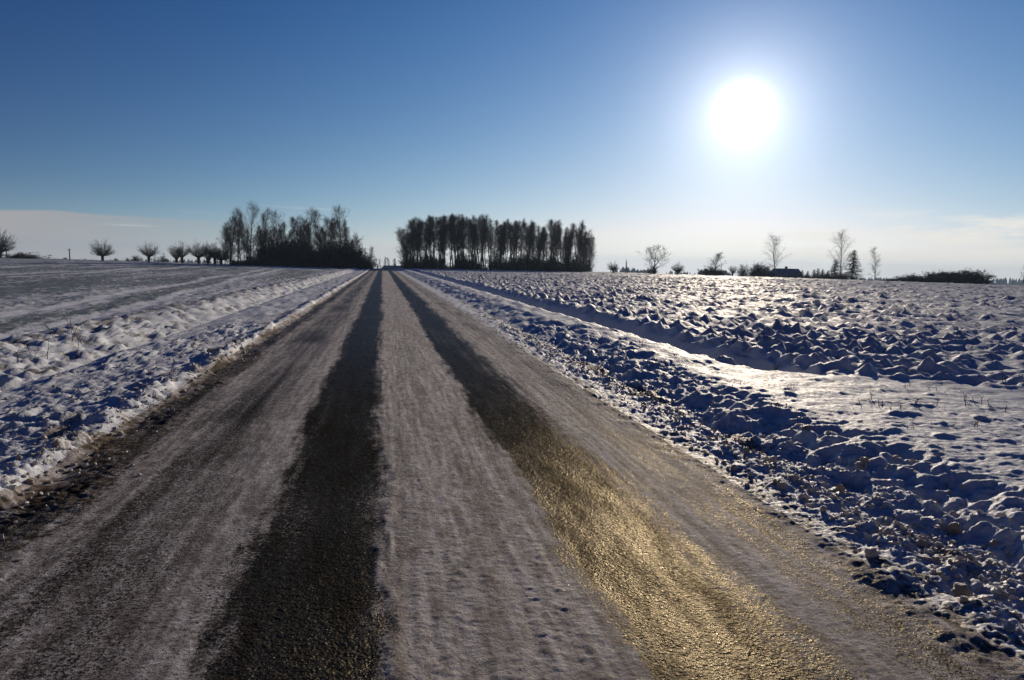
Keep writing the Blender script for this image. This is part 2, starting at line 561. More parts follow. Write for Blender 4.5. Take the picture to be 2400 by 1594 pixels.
def make_road():
    m, g, out = new_mat('icy_road')
    co = g.n('ShaderNodeTexCoord').outputs['Object']
    b = attr(g, 'bare')
    d = attr(g, 'dirt')
    nf = g.noise(co, 55.0, 4.0, 0.65)
    ns = g.noise(g.scalevec(co, (1.0, 0.5, 1.0)), 16.0, 4.0, 0.65)
    nh = g.noise(co, 150.0, 3.0, 0.7)
    k = g.math('ADD', g.math('MULTIPLY', g.math('SUBTRACT', nh, 0.5), 2.0), g.math('MULTIPLY', g.math('SUBTRACT', nf, 0.5), 1.7), g.math('MULTIPLY', g.math('SUBTRACT', ns, 0.5), 0.9))
    bf = g.smooth(g.math('ADD', b, k), 0.22, 0.78)
    df = g.smooth(g.math('ADD', d, g.math('MULTIPLY', g.math('SUBTRACT', ns, 0.5), 0.9)), 0.4, 0.9)
    nl = g.noise(g.scalevec(co, (1.0, 0.06, 1.0)), 14.0, 4.0, 0.6)          # lengthwise tyre streaks
    snowc = g.mix(g.smooth(g.math('ADD', g.math('MULTIPLY', ns, 0.55), g.math('MULTIPLY', nl, 0.45)), 0.34, 0.64), rgb(0.62, 0.585, 0.585), rgb(0.22, 0.190, 0.178))
    snowc = g.mix(df, snowc, rgb(0.11, 0.078, 0.050))
    grit = g.n('ShaderNodeTexVoronoi')
    g.put(grit.inputs['Vector'], co)
    grit.inputs['Scale'].default_value = 75.0
    aspc = g.mix(g.noise(co, 90.0, 2.0), rgb(0.010, 0.008, 0.006), rgb(0.032, 0.025, 0.016))
    b1 = bump(g, nf, 0.95, 0.016)
    b2 = bump(g, g.noise(co, 230.0, 3.0, 0.75), 0.9, 0.005, b1)
    ps = principled(g, snowc, 0.85, b2, 0.10)
    a1 = bump(g, grit.outputs['Distance'], 0.6, 0.005)
    a2 = bump(g, g.noise(g.scalevec(co, (1.0, 0.7, 1.0)), 60.0, 5.0, 0.72), 0.55, 0.009, a1)
    dif = g.n('ShaderNodeBsdfDiffuse')
    g.put(dif.inputs['Color'], aspc)
    g.put(dif.inputs['Normal'], a1)
    glo = g.n('ShaderNodeBsdfGlossy')                                       # gloss of the wet tarmac, tinted so sun glints turn gold
    patch = g.smooth(g.math('ADD', g.math('MULTIPLY', g.noise(g.scalevec(co, (1.0, 0.22, 1.0)), 7.0, 5.0, 0.65), 0.6), g.math('MULTIPLY', nf, 0.4)), 0.36, 0.62)
    lw = g.n('ShaderNodeLayerWeight')
    lw.inputs['Blend'].default_value = 0.5
    graze = g.smooth(lw.outputs['Facing'], 0.76, 0.97)
    film = g.mix(patch, rgb(0.009, 0.0075, 0.005), rgb(0.050, 0.043, 0.031))
    g.put(glo.inputs['Color'], g.mix(graze, film, rgb(0.105, 0.105, 0.108)))
    g.put(glo.inputs['Roughness'], g.smooth(ns, 0.3, 0.7, 0.20, 0.34))
    g.put(glo.inputs['Normal'], a2)
    pa = g.n('ShaderNodeAddShader')
    g.t.links.new(dif.outputs[0], pa.inputs[0])
    g.t.links.new(glo.outputs[0], pa.inputs[1])
    mx = g.n('ShaderNodeMixShader')
    g.put(mx.inputs[0], bf)
    g.t.links.new(ps.outputs[0], mx.inputs[1])
    g.t.links.new(pa.outputs[0], mx.inputs[2])
    g.t.links.new(mx.outputs[0], out.inputs[0])
    return m


M_ROAD = make_road()


def simple(name, c1, c2, scale=4.0, rough=0.85, bd=0.0, spec=0.3):
    m, g, out = new_mat(name)
    co = g.n('ShaderNodeTexCoord').outputs['Object']
    nz = g.noise(co, scale, 4.0, 0.6)
    nrm = bump(g, nz, 0.6, bd) if bd else None
    p = principled(g, g.mix(nz, c1, c2), rough, nrm, spec)
    g.t.links.new(p.outputs[0], out.inputs[0])
    return m


M_BARK = simple('bark', rgb(0.035, 0.028, 0.022), rgb(0.075, 0.06, 0.048), 6.0, 0.9, 0.01, 0.1)
M_TWIG = simple('twigs', rgb(0.040, 0.032, 0.025), rgb(0.075, 0.058, 0.042), 3.0, 0.9, 0, 0.1)
M_BIRCH = simple('birch_bark', rgb(0.06, 0.055, 0.05), rgb(0.35, 0.33, 0.30), 5.0, 0.8, 0.005, 0.2)
M_NEEDLE = simple('needles', rgb(0.012, 0.022, 0.014), rgb(0.03, 0.05, 0.028), 5.0, 0.8, 0, 0.2)
M_SHRUB = simple('shrub_leaves', rgb(0.022, 0.026, 0.016), rgb(0.06, 0.055, 0.03), 4.0, 0.85, 0, 0.15)
M_STALK = simple('dry_stalk', rgb(0.045, 0.03, 0.018), rgb(0.11, 0.075, 0.04), 30.0, 0.9, 0, 0.1)
M_WOOD = simple('weathered_wood', rgb(0.06, 0.05, 0.042), rgb(0.12, 0.10, 0.085), 12.0, 0.9, 0.004, 0.2)
M_WALL = simple('dull_plaster', rgb(0.14, 0.13, 0.12), rgb(0.22, 0.2, 0.18), 3.0, 0.9, 0.004, 0.2)
M_ROOF = simple('frosted_roof', rgb(0.12, 0.15, 0.19), rgb(0.22, 0.26, 0.31), 2.0, 0.7, 0.01, 0.3)
M_BRICK = simple('chimney_brick', rgb(0.10, 0.05, 0.04), rgb(0.17, 0.09, 0.07), 14.0, 0.9, 0.006, 0.2)
M_METAL = simple('grey_metal', rgb(0.10, 0.11, 0.13), rgb(0.16, 0.17, 0.19), 6.0, 0.5, 0, 0.5)
M_DARK = simple('dark_metal', rgb(0.015, 0.015, 0.015), rgb(0.03, 0.03, 0.03), 6.0, 0.6, 0, 0.3)
M_GLASS = simple('window_glass', rgb(0.012, 0.014, 0.018), rgb(0.025, 0.028, 0.033), 1.0, 0.08, 0, 0.8)


def make_ice():
    m, g, out = new_mat('dirty_ice')
    co = g.n('ShaderNodeTexCoord').outputs['Object']
    oi = g.n('ShaderNodeObjectInfo').outputs['Random']
    nz = g.noise(co, 9.0, 4.0, 0.65)
    c = g.mix(g.smooth(g.math('ADD', nz, g.math('MULTIPLY', g.math('SUBTRACT', oi, 0.5), 0.5)), 0.3, 0.7), rgb(0.74, 0.73, 0.74), rgb(0.52, 0.46, 0.40))
    nb_ = bump(g, g.noise(co, 26.0, 4.0, 0.7), 0.7, 0.05)
    p = principled(g, c, 0.45, nb_, 0.5)
    t = g.n('ShaderNodeBsdfTranslucent')
    g.put(t.inputs[0], g.mix(0.25, c, rgb(0.9, 0.75, 0.58)))
    mx = g.n('ShaderNodeMixShader')
    mx.inputs[0].default_value = 0.28
    g.t.links.new(p.outputs[0], mx.inputs[1])
    g.t.links.new(t.outputs[0], mx.inputs[2])
    g.t.links.new(mx.outputs[0], out.inputs[0])
    return m


M_ICE = make_ice()

# ------------------------------------------------------------------ the setting
X_FL, X_VL, X_RD, X_BR = -6.4, -2.22, 2.45, 6.9


def cols(a, b, s):
    n = max(2, int(round((b-a)/s))+1)
    return np.linspace(a, b, n)


def geom(a, b, rate, s0):
    xs = [a]
    while xs[-1] < b:
        xs.append(xs[-1]+max(s0, xs[-1]*rate))
    return np.array(xs)


def struct(name, me):
    return tag(link(bpy.data.objects.new(name, me)), kind='structure')


struct('road', grid_mesh('road', cols(X_VL, X_RD, 0.0125), M_ROAD))
struct('snow_verge', grid_mesh('snow_verge', cols(X_FL, X_VL, 0.018), M_VERGE, lambda X, Y: (X > -1.0*(Y+8))))
struct('roadside_snow_bank', grid_mesh('roadside_snow_bank', cols(X_RD, X_BR, 0.0165), M_VERGE, lambda X, Y: (X < 1.5*(Y+7))))
struct('field_left', grid_mesh('field_left', -geom(-X_FL, 250, 0.0095, 0.04)[::-1], M_FIELD_L, lambda X, Y: X > -0.9*(Y+9), split=False))
struct('ploughed_field_right', grid_mesh('ploughed_field_right', geom(X_BR, 230, 0.0085, 0.035), M_FIELD_R, lambda X, Y: X < 1.4*(Y+6), split=False))

# the wide ground sheet under and beyond them
gx = np.concatenate([-np.geomspace(2600, 12, 70), np.linspace(-11, 11, 12), np.geomspace(12, 2600, 70)])
gy = np.concatenate([-np.geomspace(900, 12, 30), np.linspace(-10, 340, 90), np.geomspace(346, 2600, 60)])
Xg, Yg = np.meshgrid(gx, gy)
idx = np.arange(Xg.size).reshape(Xg.shape)
gf_ = np.stack([idx[:-1, :-1], idx[:-1, 1:], idx[1:, 1:], idx[1:, :-1]], -1).reshape(-1, 4)
inside = (Yg > -4.6) & (Yg < 326) & (Xg > np.maximum(-248, -0.88*(Yg+8))) & (Xg < np.minimum(228, 1.38*(Yg+5)))
Zg = macro(Xg, Yg) + np.where(inside, -0.9, 0.08) + 0.5*pn(Xg/60, Yg/60, 3)*(Yg > 345)
gme = mesh_np('ground', np.stack([Xg.ravel(), Yg.ravel(), Zg.ravel()], -1), gf_, M_FIELD_R)
struct('ground', gme)


# ------------------------------------------------------------------ placing
def spot(px, depth):
    """point on the terrain in the photograph's column px (of 2400) at a given distance along the view"""
    yy = 614+(px-896)*math.tan(ROLL)
    v = fwd + r2*((px-1200)/1600) - u2*((yy-797)/1600)
    x, y = v.x*depth, v.y*depth
    return x, y, float(macro(np.array([x]), np.array([y]))[0])


def height_to(px, top, depth):
    """height a thing needs at that spot to reach row `top` of the photograph"""
    x, y, z = spot(px, depth)
    eye_row = 614+(px-896)*math.tan(ROLL)
    return (eye_row-top)/1600*depth + EYE - z


def ground_z(x, y):
    return float(terrain(np.array([float(x)]), np.array([float(y)]))[0][0])


# ------------------------------------------------------------------ trees
class Segs:
    def __init__(self):
        self.a = []

    def add(self, p, q, r0, r1):
        self.a.append((p[0], p[1], p[2], q[0], q[1], q[2], r0, r1))

    def mesh(self, name, mat, k=3):
        A = np.array(self.a, dtype=np.float64)
        p, q, r0, r1 = A[:, 0:3], A[:, 3:6], A[:, 6], A[:, 7]
        d = q-p
        d /= np.maximum(np.linalg.norm(d, axis=1, keepdims=True), 1e-9)
        ref = np.where(np.abs(d[:, 2:3]) < 0.9, np.array([[0, 0, 1.0]]), np.array([[1.0, 0, 0]]))
        s = np.cross(d, ref)
        s /= np.linalg.norm(s, axis=1, keepdims=True)
        t = np.cross(d, s)
        n = len(A)
        V = np.empty((n, 2*k, 3))
        for i in range(k):
            a = 2*math.pi*i/k
            o = s*math.cos(a)+t*math.sin(a)
            V[:, i] = p+o*r0[:, None]
            V[:, k+i] = q+o*r1[:, None]
        base = (np.arange(n)*2*k)[:, None]
        F = np.concatenate([np.stack([base[:, 0]+i, base[:, 0]+(i+1) % k, base[:, 0]+k+(i+1) % k, base[:, 0]+k+i], -1) for i in range(k)])
        return mesh_np(name, V.reshape(-1, 3), F, mat, True)


def nrm(v):
    return v/np.linalg.norm(v)


def stem(S, rs, p, d, length, r0, r1, n, jit, trop):
    """a wandering tapered branch; returns its points, directions and radii"""
    pts, dirs, rad = [p], [d], [r0]
    st = length/n
    for i in range(n):
        d = nrm(d+rs.normal(0, jit, 3)+np.array([0, 0, trop]))
        q = p+d*st
        ra = r0+(r1-r0)*(i/n)
        rb = r0+(r1-r0)*((i+1)/n)
        S.add(p, q, ra, rb)
        p = q
        pts.append(p)
        dirs.append(d)
        rad.append(rb)
    return pts, dirs, rad


def along(pts, dirs, rad, t):
    f = t*(len(pts)-1)
    i = min(int(f), len(pts)-2)
    u = f-i
    return pts[i]*(1-u)+pts[i+1]*u, dirs[i+1], rad[i]*(1-u)+rad[i+1]*u


def side_dir(rs, d, angle):
    a = rs.uniform(0, 2*math.pi)
    ref = np.array([0, 0, 1.0]) if abs(d[2]) < 0.9 else np.array([1.0, 0, 0])
    s = nrm(np.cross(d, ref))
    t = np.cross(d, s)
    return nrm(d*math.cos(angle)+(s*math.cos(a)+t*math.sin(a))*math.sin(angle))


def twigs(S, rs, pts, dirs, rad, count, length, angle, trop, r, sub=3):
    for _ in range(count):
        p, d, rr = along(pts, dirs, rad, rs.uniform(0.15, 1.0))
        L = length*rs.uniform(0.5, 1.2)
        a, b, c = stem(S, rs, p, side_dir(rs, d, angle*rs.uniform(0.6, 1.3)), L, r, r*0.5, 2, 0.12, trop)
        for _ in range(sub):
            p2, d2, _r = along(a, b, c, rs.uniform(0.25, 1.0))
            stem(S, rs, p2, side_dir(rs, d2, angle*rs.uniform(0.5, 1.3)), L*rs.uniform(0.4, 0.8), r*0.7, r*0.4, 1, 0.1, trop)


def tall_tree(seed, H=13.0, clear=0.45, spread=1.5, nb=26, up=0.5, r=0.13, lean=0.0, ntw=7, twl=0.8, droop=0.0, shape=1.0, bark=None):
    """slender bare tree -> (trunk mesh, crown mesh)"""
    rs = np.random.default_rng(seed)
    T, C = Segs(), Segs()
    pts, dirs, rad = stem(T, rs, np.array([0, 0, -0.6]), nrm(np.array([lean, lean*0.4, 1.0])), H+0.4, r, 0.018, 14, 0.035, 0.02)
    for i in range(nb):
        t = clear+(0.985-clear)*((i+rs.uniform(0, 1))/nb)
        p, d, rr = along(pts, dirs, rad, t)
        u = (t-clear)/(1-clear)
        L = spread*(0.35+1.0*math.sin(math.pi*min(1, u**shape*0.75+0.22)))*rs.uniform(0.7, 1.25)
        ang = R(62)*(1-up*u)*rs.uniform(0.8, 1.15)*(1.0-0.4*up)
        a, b, c = stem(C, rs, p, side_dir(rs, d, ang), L, max(0.014, rr*0.42), 0.009, 5, 0.10, 0.09-droop)
        twigs(C, rs, a, b, c, ntw, twl*(0.5+0.5*min(1, L/1.2)), R(42), 0.05-droop*1.6, 0.0105)
    # a few dead side shoots low on the bole
    for i in range(5):
        p, d, rr = along(pts, dirs, rad, rs.uniform(0.10, max(clear, 0.2)))
        a, b, c = stem(C, rs, p, side_dir(rs, d, R(65)), spread*rs.uniform(0.25, 0.7), 0.014, 0.007, 3, 0.12, 0.05)
        twigs(C, rs, a, b, c, 3, 0.4, R(45), 0.0, 0.007, 1)
    return T.mesh('trunk', bark or M_BARK, 6), C.mesh('crown', M_TWIG, 3)


def broad_tree(seed, H=9.0, fork=0.22, spread=3.2, nl=7, r=0.24, ntw=12, droop=0.0, bark=None):
    rs = np.random.default_rng(seed)
    T, C = Segs(), Segs()
    pts, dirs, rad = stem(T, rs, np.array([0, 0, -0.6]), np.array([0, 0, 1.0]), H*0.80, r, 0.03, 9, 0.06, 0.03)
    for i in range(nl):
        t = fork+(0.9-fork)*(i+rs.uniform(0, 0.8))/nl
        p, d, rr = along(pts, dirs, rad, t)
        ang = R(66)*(1-0.55*t)*rs.uniform(0.85, 1.15)
        L = spread*(1.15-0.55*t)*rs.uniform(0.8, 1.15)
        a, b, c = stem(C, rs, p, side_dir(rs, d, ang), L, max(0.03, rr*0.55), 0.015, 6, 0.14, 0.11-droop)
        for j in range(7):
            p2, d2, r2_ = along(a, b, c, rs.uniform(0.3, 1.0))
            a2, b2, c2 = stem(C, rs, p2, side_dir(rs, d2, R(42)*rs.uniform(0.7, 1.3)), L*rs.uniform(0.25, 0.5), max(0.012, r2_*0.5), 0.008, 4, 0.16, 0.06-droop*1.5)
            twigs(C, rs, a2, b2, c2, ntw, L*0.17, R(42), 0.02-droop*2, 0.011)
    return T.mesh('trunk', bark or M_BARK, 6), C.mesh('crown', M_TWIG, 3)


def pollard(seed, H=5.2, bole=1.3, nsh=46, fan=55, r=0.30, ntw=9):
    rs = np.random.default_rng(seed)
    T, C = Segs(), Segs()
    pts, dirs, rad = stem(T, rs, np.array([0, 0, -0.5]), nrm(np.array([rs.normal(0, .06), rs.normal(0, .06), 1])), bole+0.5, r*0.85, r*1.15, 5, 0.05, 0.0)
    for i in range(5):      # knuckles of the pollard head
        a = rs.uniform(0, 2*math.pi)
        stem(T, rs, pts[-1]+np.array([0, 0, -0.15]), nrm(np.array([math.cos(a)*0.8, math.sin(a)*0.8, 0.8])), rs.uniform(0.4, 0.75), r*0.75, r*0.38, 2, 0.1, 0)
    top = pts[-1]
    for i in range(nsh):
        a = rs.uniform(0, 2*math.pi)
        th = R(fan)*math.sqrt(rs.uniform(0, 1))
        d = np.array([math.sin(th)*math.cos(a), math.sin(th)*math.sin(a), math.cos(th)])
        L = (H-bole)*rs.uniform(0.70, 1.02)*(1-0.22*th)
        p = top+d*rs.uniform(0.1, 0.5)*np.array([1, 1, 0.6])
        a_, b_, c_ = stem(C, rs, p, d, L, rs.uniform(0.022, 0.055), 0.008, 5, 0.07, 0.10)
        twigs(C, rs, a_, b_, c_, ntw, L*0.22, R(32), 0.06, 0.010)
    return T.mesh('trunk', M_BARK, 7), C.mesh('crown', M_TWIG, 3)


def leaf_tris(rs, centres, size):
    n = len(centres)
    V = centres[:, None, :]+rs.normal(0, 1, (n, 3, 3))*size
    return V.reshape(-1, 3), np.arange(3*n).reshape(n, 3)


def join_tris(me_name, mats, chunks):
    """chunks: list of (verts, tris, mat index)"""
    V, F, I = [], [], []
    off = 0
    for v, f, i in chunks:
        V.append(v)
        F.append(f+off)
        off += len(v)
        I.append(np.full(len(f), i, dtype=np.int32))
    me = mesh_np(me_name, np.concatenate(V), np.concatenate(F), None, False)
    for m in mats:
        me.materials.append(m)
    me.polygons.foreach_set('material_index', np.concatenate(I))
    return me


def shrub(seed, H=3.0, W=1.6, nst=16, leaves=2600, ls=0.06):
    """dense multi-stemmed shrub -> (stems mesh, crown mesh)"""
    rs = np.random.default_rng(seed)
    T, C = Segs(), Segs()
    for i in range(nst):
        a = rs.uniform(0, 2*math.pi)
        th = R(rs.uniform(3, 40))*W/1.6
        d = np.array([math.sin(th)*math.cos(a), math.sin(th)*math.sin(a), math.cos(th)])
        base = np.array([rs.normal(0, W*0.22), rs.normal(0, W*0.22), -0.4])
        pts, dirs, rad = stem(T, rs, base, d, H*rs.uniform(0.65, 1.0)+0.3, 0.04, 0.012, 6, 0.08, 0.04)
        for j in range(7):
            p, dd, rr = along(pts, dirs, rad, rs.uniform(0.2, 1.0))
            a_, b_, c_ = stem(C, rs, p, side_dir(rs, dd, R(45)), H*rs.uniform(0.15, 0.3), 0.014, 0.008, 3, 0.12, 0.06)
            twigs(C, rs, a_, b_, c_, 4, H*0.12, R(45), 0.04, 0.0085, 2)
    A = np.array(C.a)
    pick = A[rs.integers(0, len(A), leaves), 3:6]+rs.normal(0, 0.10*H/3, (leaves, 3))
    pick = pick[pick[:, 2] > 0.0]
    pick = pick[rs.random(len(pick)) < np.clip(1.25-pick[:, 2]/H*1.1, 0.06, 1)]
    low = rs.normal(0, 1, (leaves//2, 3))*np.array([W*0.42, W*0.42, H*0.15])+np.array([0, 0, H*0.2])
    pick = np.concatenate([pick, low[low[:, 2] > 0]])
    cm = C.mesh('tmp', None, 3)
    n = len(cm.vertices)
    cv = np.empty(n*3)
    cm.vertices.foreach_get('co', cv)
    cf = np.empty(len(cm.loops), dtype=np.int32)
    cm.loops.foreach_get('vertex_index', cf)
    q = cf.reshape(-1, 4)
    tri = np.concatenate([q[:, [0, 1, 2]], q[:, [0, 2, 3]]])
    bpy.data.meshes.remove(cm)
    lv, lf = leaf_tris(rs, pick, ls*H/3)
    return T.mesh('stems', M_BARK, 4), join_tris('crown', [M_TWIG, M_SHRUB], [(cv.reshape(-1, 3), tri, 0), (lv, lf, 1)])


def spruce(seed, H=11.0, W=2.4, skirt=0.05):
    rs = np.random.default_rng(seed)
    T = Segs()
    stem(T, rs, np.array([0, 0, -0.5]), np.array([0, 0, 1.0]), H+0.3, 0.17, 0.02, 8, 0.01, 0.02)
    cen, V, F = [], [], []
    off = 0
    nw = int(H*4.2)
    for i in range(nw):
        t = skirt+(0.985-skirt)*i/nw
        z = H*t
        L0 = W*(1-t)**0.8+0.12
        for j in range(9):
            a = rs.uniform(0, 2*math.pi)
            L = L0*rs.uniform(0.55, 1.15)
            dip = rs.uniform(0.12, 0.42)*L
            nf = max(3, int(L*9))
            for k in range(nf):
                u = (k+rs.uniform(0, 1))/nf
                c = np.array([math.cos(a)*L*u, math.sin(a)*L*u, z-dip*u+0.22*dip*u*u*2+rs.normal(0, .05)])
                wd = 0.26*(1-0.55*u)*(0.5+0.5*min(1, L))
                tang = np.array([-math.sin(a), math.cos(a), 0])
                out_ = np.array([math.cos(a), math.sin(a), -0.3])
                s_ = rs.choice([-1, 1])
                V += [c, c+out_*0.16+tang*wd*s_+np.array([0, 0, rs.normal(-0.06, .05)]), c+out_*0.30*rs.uniform(0.6, 1.2)+np.array([0, 0, rs.normal(-.04, .06)])]
                F.append((off, off+1, off+2))
                off += 3
    return T.mesh('trunk', M_BARK, 6), mesh_np('crown', np.array(V), np.array(F), M_NEEDLE, False)


def plant(name, meshes, loc, label, cat, group=None, s=1.0, rz=0.0, parts=('trunk', 'crown')):
    e = empty(name, loc, rz, s)
    tag(e, label, cat, group)
    for nm, me in zip(parts, meshes):
        o = link(bpy.data.objects.new(nm, me), e)
        if nm == 'stems':
            o['kind'] = 'stuff'
    return e


TALL = [tall_tree(100+i, 13.0, [0.36, 0.50, 0.30, 0.42, 0.55, 0.34][i], [1.35, 1.15, 1.55, 1.25, 1.2, 1.45][i], 42, 0.60, 0.14, [0.0, .03, -.02, .02, -.03, 0][i], 12, 0.85) for i in range(6)]
OVAL = [tall_tree(130+i, 12.0, [0.42, 0.36, 0.5][i], [2.4, 2.0, 2.3][i], 34, 0.52, 0.16, [0, 0.03, -0.03][i], 12, 0.95) for i in range(3)]
FULL = [tall_tree(150+i, 10.0, 0.10, [2.1, 1.8][i], 54, 0.45, 0.12, 0.0, 13, 0.85) for i in range(2)]
SHR = [shrub(170+i, 3.0, [1.6, 1.2, 2.0][i], [16, 14, 18][i], 3200) for i in range(3)]
BUSH = [shrub(180+i, 3.0, [2.6, 2.2][i], 20, 4200, 0.075) for i in range(2)]
POLL = [pollard(190+i, 5.2, [1.35, 1.1, 1.5, 1.2][i], [84, 66, 74, 116][i], [72, 58, 66, 84][i]) for i in range(4)]
SPR = [spruce(210, 11.0, 3.3), spruce(211, 7.0, 2.2)]
BIR = [tall_tree(220+i, 14.0, [0.24, 0.2, 0.16][i], [3.4, 3.4, 2.3][i], 34, 0.6, 0.18, [0.01, 0.02, 0.0][i], 13, 1.1, 0.06, 0.8, M_BIRCH) for i in range(3)]
OAK = broad_tree(240, 9.5, 0.2, 5.6, 12, 0.26, 10)

HERO_L, HERO_R = 'trees of the grove left of the road', 'trees of the grove right of the road'

ORD = ('first second third fourth fifth sixth seventh eighth ninth tenth eleventh twelfth thirteenth fourteenth fifteenth sixteenth seventeenth eighteenth nineteenth twentieth').split()

# left grove: the trees that stand out, then the filling
rs = np.random.default_rng(55)
heroes = [(539, 492, 143, OVAL[1], 'leftmost tall bare tree of the left grove, beside the pollard willows'),
          (556, 498, 146, TALL[1], None), (588, 485, 142, OVAL[0], 'tallest bare tree near the left end of the left grove'),
          (612, 489, 147, TALL[2], None), (626, 502, 150, TALL[3], None), (651, 502, 145, OVAL[2], None), (664, 520, 148, TALL[0], None),
          (696, 508, 152, TALL[4], 'thin bare tree alone in the dip of the left grove skyline'),
          (722, 497, 141, OVAL[0], 'round-headed bare tree in the middle of the left grove'),
          (745, 525, 147, TALL[5], None), (759, 498, 143, OVAL[1], None), (778, 520, 149, TALL[2], None),
          (798, 492, 139, OVAL[2], 'tallest bare tree at the roadward end of the left grove'), (822, 534, 137, FULL[0], None),
          (838, 553, 135, FULL[1], None), (574, 530, 150, TALL[5], None), (527, 530, 144, FULL[0], None), (681, 540, 144, FULL[1], None), (810, 515, 146, TALL[0], None)]
heroes.sort(key=lambda h_: h_[0])
for k_, (px, top, dep, ms, lab) in enumerate(heroes):
    x, y, z = spot(px, dep)
    H = height_to(px, top, dep)
    base = 13.0 if ms in TALL else (12.0 if ms in OVAL else 10.0)
    plant('bare_tree', ms, (x, y, z), lab or ORD[k_]+' front bare tree from the left end of the left grove', 'tree', HERO_L, H/base*0.97, rs.uniform(0, 6.28))
for i in range(44):
    px = rs.uniform(524, 842)
    dep = rs.uniform(143, 166)
    top = rs.uniform(512, 556)+max(0, px-800)*0.7
    x, y, z = spot(px, dep)
    ms, base = [(TALL[i % 6], 13.0), (FULL[i % 2], 10.0)][i % 2]
    plant('bare_tree', ms, (x, y, z), 'bare tree in the back rows at the '+('willow end' if px < 650 else 'middle' if px < 760 else 'roadward end')+' of the left grove', 'tree', HERO_L, height_to(px, top, dep)/base, rs.uniform(0, 6.28))
dense_px = [545, 575, 600, 625, 650, 670, 700, 720, 745, 765, 790, 815, 840, 862, 872]
dense_top = [606, 596, 578, 555, 540, 545, 545, 560, 575, 560, 545, 548, 575, 585, 590]
for i in range(52):
    px = rs.uniform(545, 873)
    top = np.interp(px, dense_px, dense_top)+rs.uniform(4, 44)
    dep = (141 - 8*sstep(780, 870, np.array(px)) + rs.uniform(-2, 10))
    x, y, z = spot(px, dep)
    plant('shrub', SHR[i % 3], (x, y, z), 'dense dark shrub under the '+('willow end' if px < 650 else 'middle' if px < 760 else 'roadward end')+' of the left grove', 'shrub', 'undergrowth of the grove left of the road', max(0.4, height_to(px, top, dep)/3.0), rs.uniform(0, 6.28), ('stems', 'crown'))
plant('shrub', FULL[1], spot(868, 131), 'outermost bushy shrub of the left grove, next to the road', 'shrub', None, height_to(868, 578, 131)/10*0.95, 1.0)

# right grove
tops_px = [948, 964, 988, 1012, 1028, 1069, 1088, 1110, 1129, 1152, 1173, 1186, 1220, 1236, 1251, 1266, 1299, 1318, 1358, 1382]
tops_y = [540, 515, 510, 507, 506, 503, 505, 507, 506, 515, 517, 514, 515, 519, 528, 529, 515, 533, 519, 543]


def grove_depth(px):
    return 158+(px-950)/430*22


LAB_R = 'tall slender bare tree in the grove right of the road'
for i, (px, top) in enumerate(zip(tops_px, tops_y)):
    dep = grove_depth(px)+rs.uniform(-2, 2)
    x, y, z = spot(px, dep)
    lab = {0: 'leftmost tree of the right grove, leaning over the road crest', 5: 'highest tree top of the right grove', 16: 'tree standing above its neighbours in the thin part of the right grove',
           18: 'dense-crowned tall tree near the right end of the right grove', 19: 'rightmost bushy tree of the right grove'}.get(i, ORD[i]+' tree top from the left on the right grove skyline')
    ms = FULL[i % 2] if i in (0, 19) else TALL[i % 6]
    plant('bare_tree', ms, (x, y, z), lab, 'tree', HERO_R, height_to(px, top, dep)/(10 if ms in FULL else 13)*0.98, rs.uniform(0, 6.28))
for i in range(124):
    px = 946+440*(((i*0.6180339)+0.02*rs.normal()) % 1.0)
    dep = grove_depth(px)+rs.uniform(-3, 26)
    x, y, z = spot(px, dep)
    top = np.interp(px, tops_px, tops_y)+rs.uniform(2, 26)
    plant('bare_tree', TALL[i % 6], (x, y, z), 'tall slender bare tree in the '+('dense roadward third' if px < 1090 else 'middle' if px < 1240 else 'thin far-right third')+' of the right grove', 'tree', HERO_R, (height_to(px, top, dep)/13.0*(1.05+0.4*((i*0.37) % 1)),)*2+(height_to(px, top, dep)/13.0,), rs.uniform(0, 6.28))
for px, top, k in ((952, 555, 0), (960, 550, 1), (972, 560, 0), (1378, 560, 1), (1370, 570, 0), (1330, 575, 1)):
    dep = grove_depth(px)+rs.uniform(-3, 3)
    plant('bare_tree', FULL[k], spot(px, dep), 'low-branched bare tree at the '+('roadward edge' if px < 1100 else 'far-right edge')+' of the right grove', 'tree', HERO_R, height_to(px, top, dep)/10.0, rs.uniform(0, 6.28))
for i in range(58):
    px = 950+436*((i*0.6180339+0.3) % 1.0)
    dep = grove_depth(px)+rs.uniform(-2, 14)
    x, y, z = spot(px, dep)
    top = 610+rs.uniform(-26, 16)+(px-950)/430*8
    plant('shrub', SHR[i % 3], (x, y, z), 'dark shrub under the '+('dense roadward third' if px < 1090 else 'middle' if px < 1240 else 'thin far-right third')+' of the right grove', 'shrub', 'undergrowth of the grove right of the road', max(0.35, height_to(px, top, dep)/3.0), rs.uniform(0, 6.28), ('stems', 'crown'))

# pollard willows, left
GP = 'pollard willows along the left field'
for px, top, dep, k, lab in ((240, 561, 168, 3, 'bushy pollard willow standing alone beyond the left field'),
                             (349, 566, 163, 0, 'pollard willow with an even round head, second from the left'),
                             (413, 573, 158, 1, 'left willow of the close pair of pollards'), (427, 569, 152, 2, 'right willow of the close pair of pollards'),
                             (466, 563, 152, 0, 'tall pollard willow just right of the close pair'), (487, 567, 150, 1, 'pollard willow with parted shoots, fifth from the left'),
                             (503, 571, 148, 2, 'small forked pollard willow next to the left grove'), (518, 575, 147, 3, 'dark pollard willow against the left grove')):
    plant('pollard_willow', POLL[k], spot(px, dep), lab, 'willow', GP, height_to(px, top, dep)/5.1, px*0.7)
plant('pollard_willow', POLL[3], spot(-2, 172), 'big willow cut by the left edge of the picture', 'willow', None, height_to(0, 538, 172)/5.1, 0.4)
x, y, z = spot(53, 178)
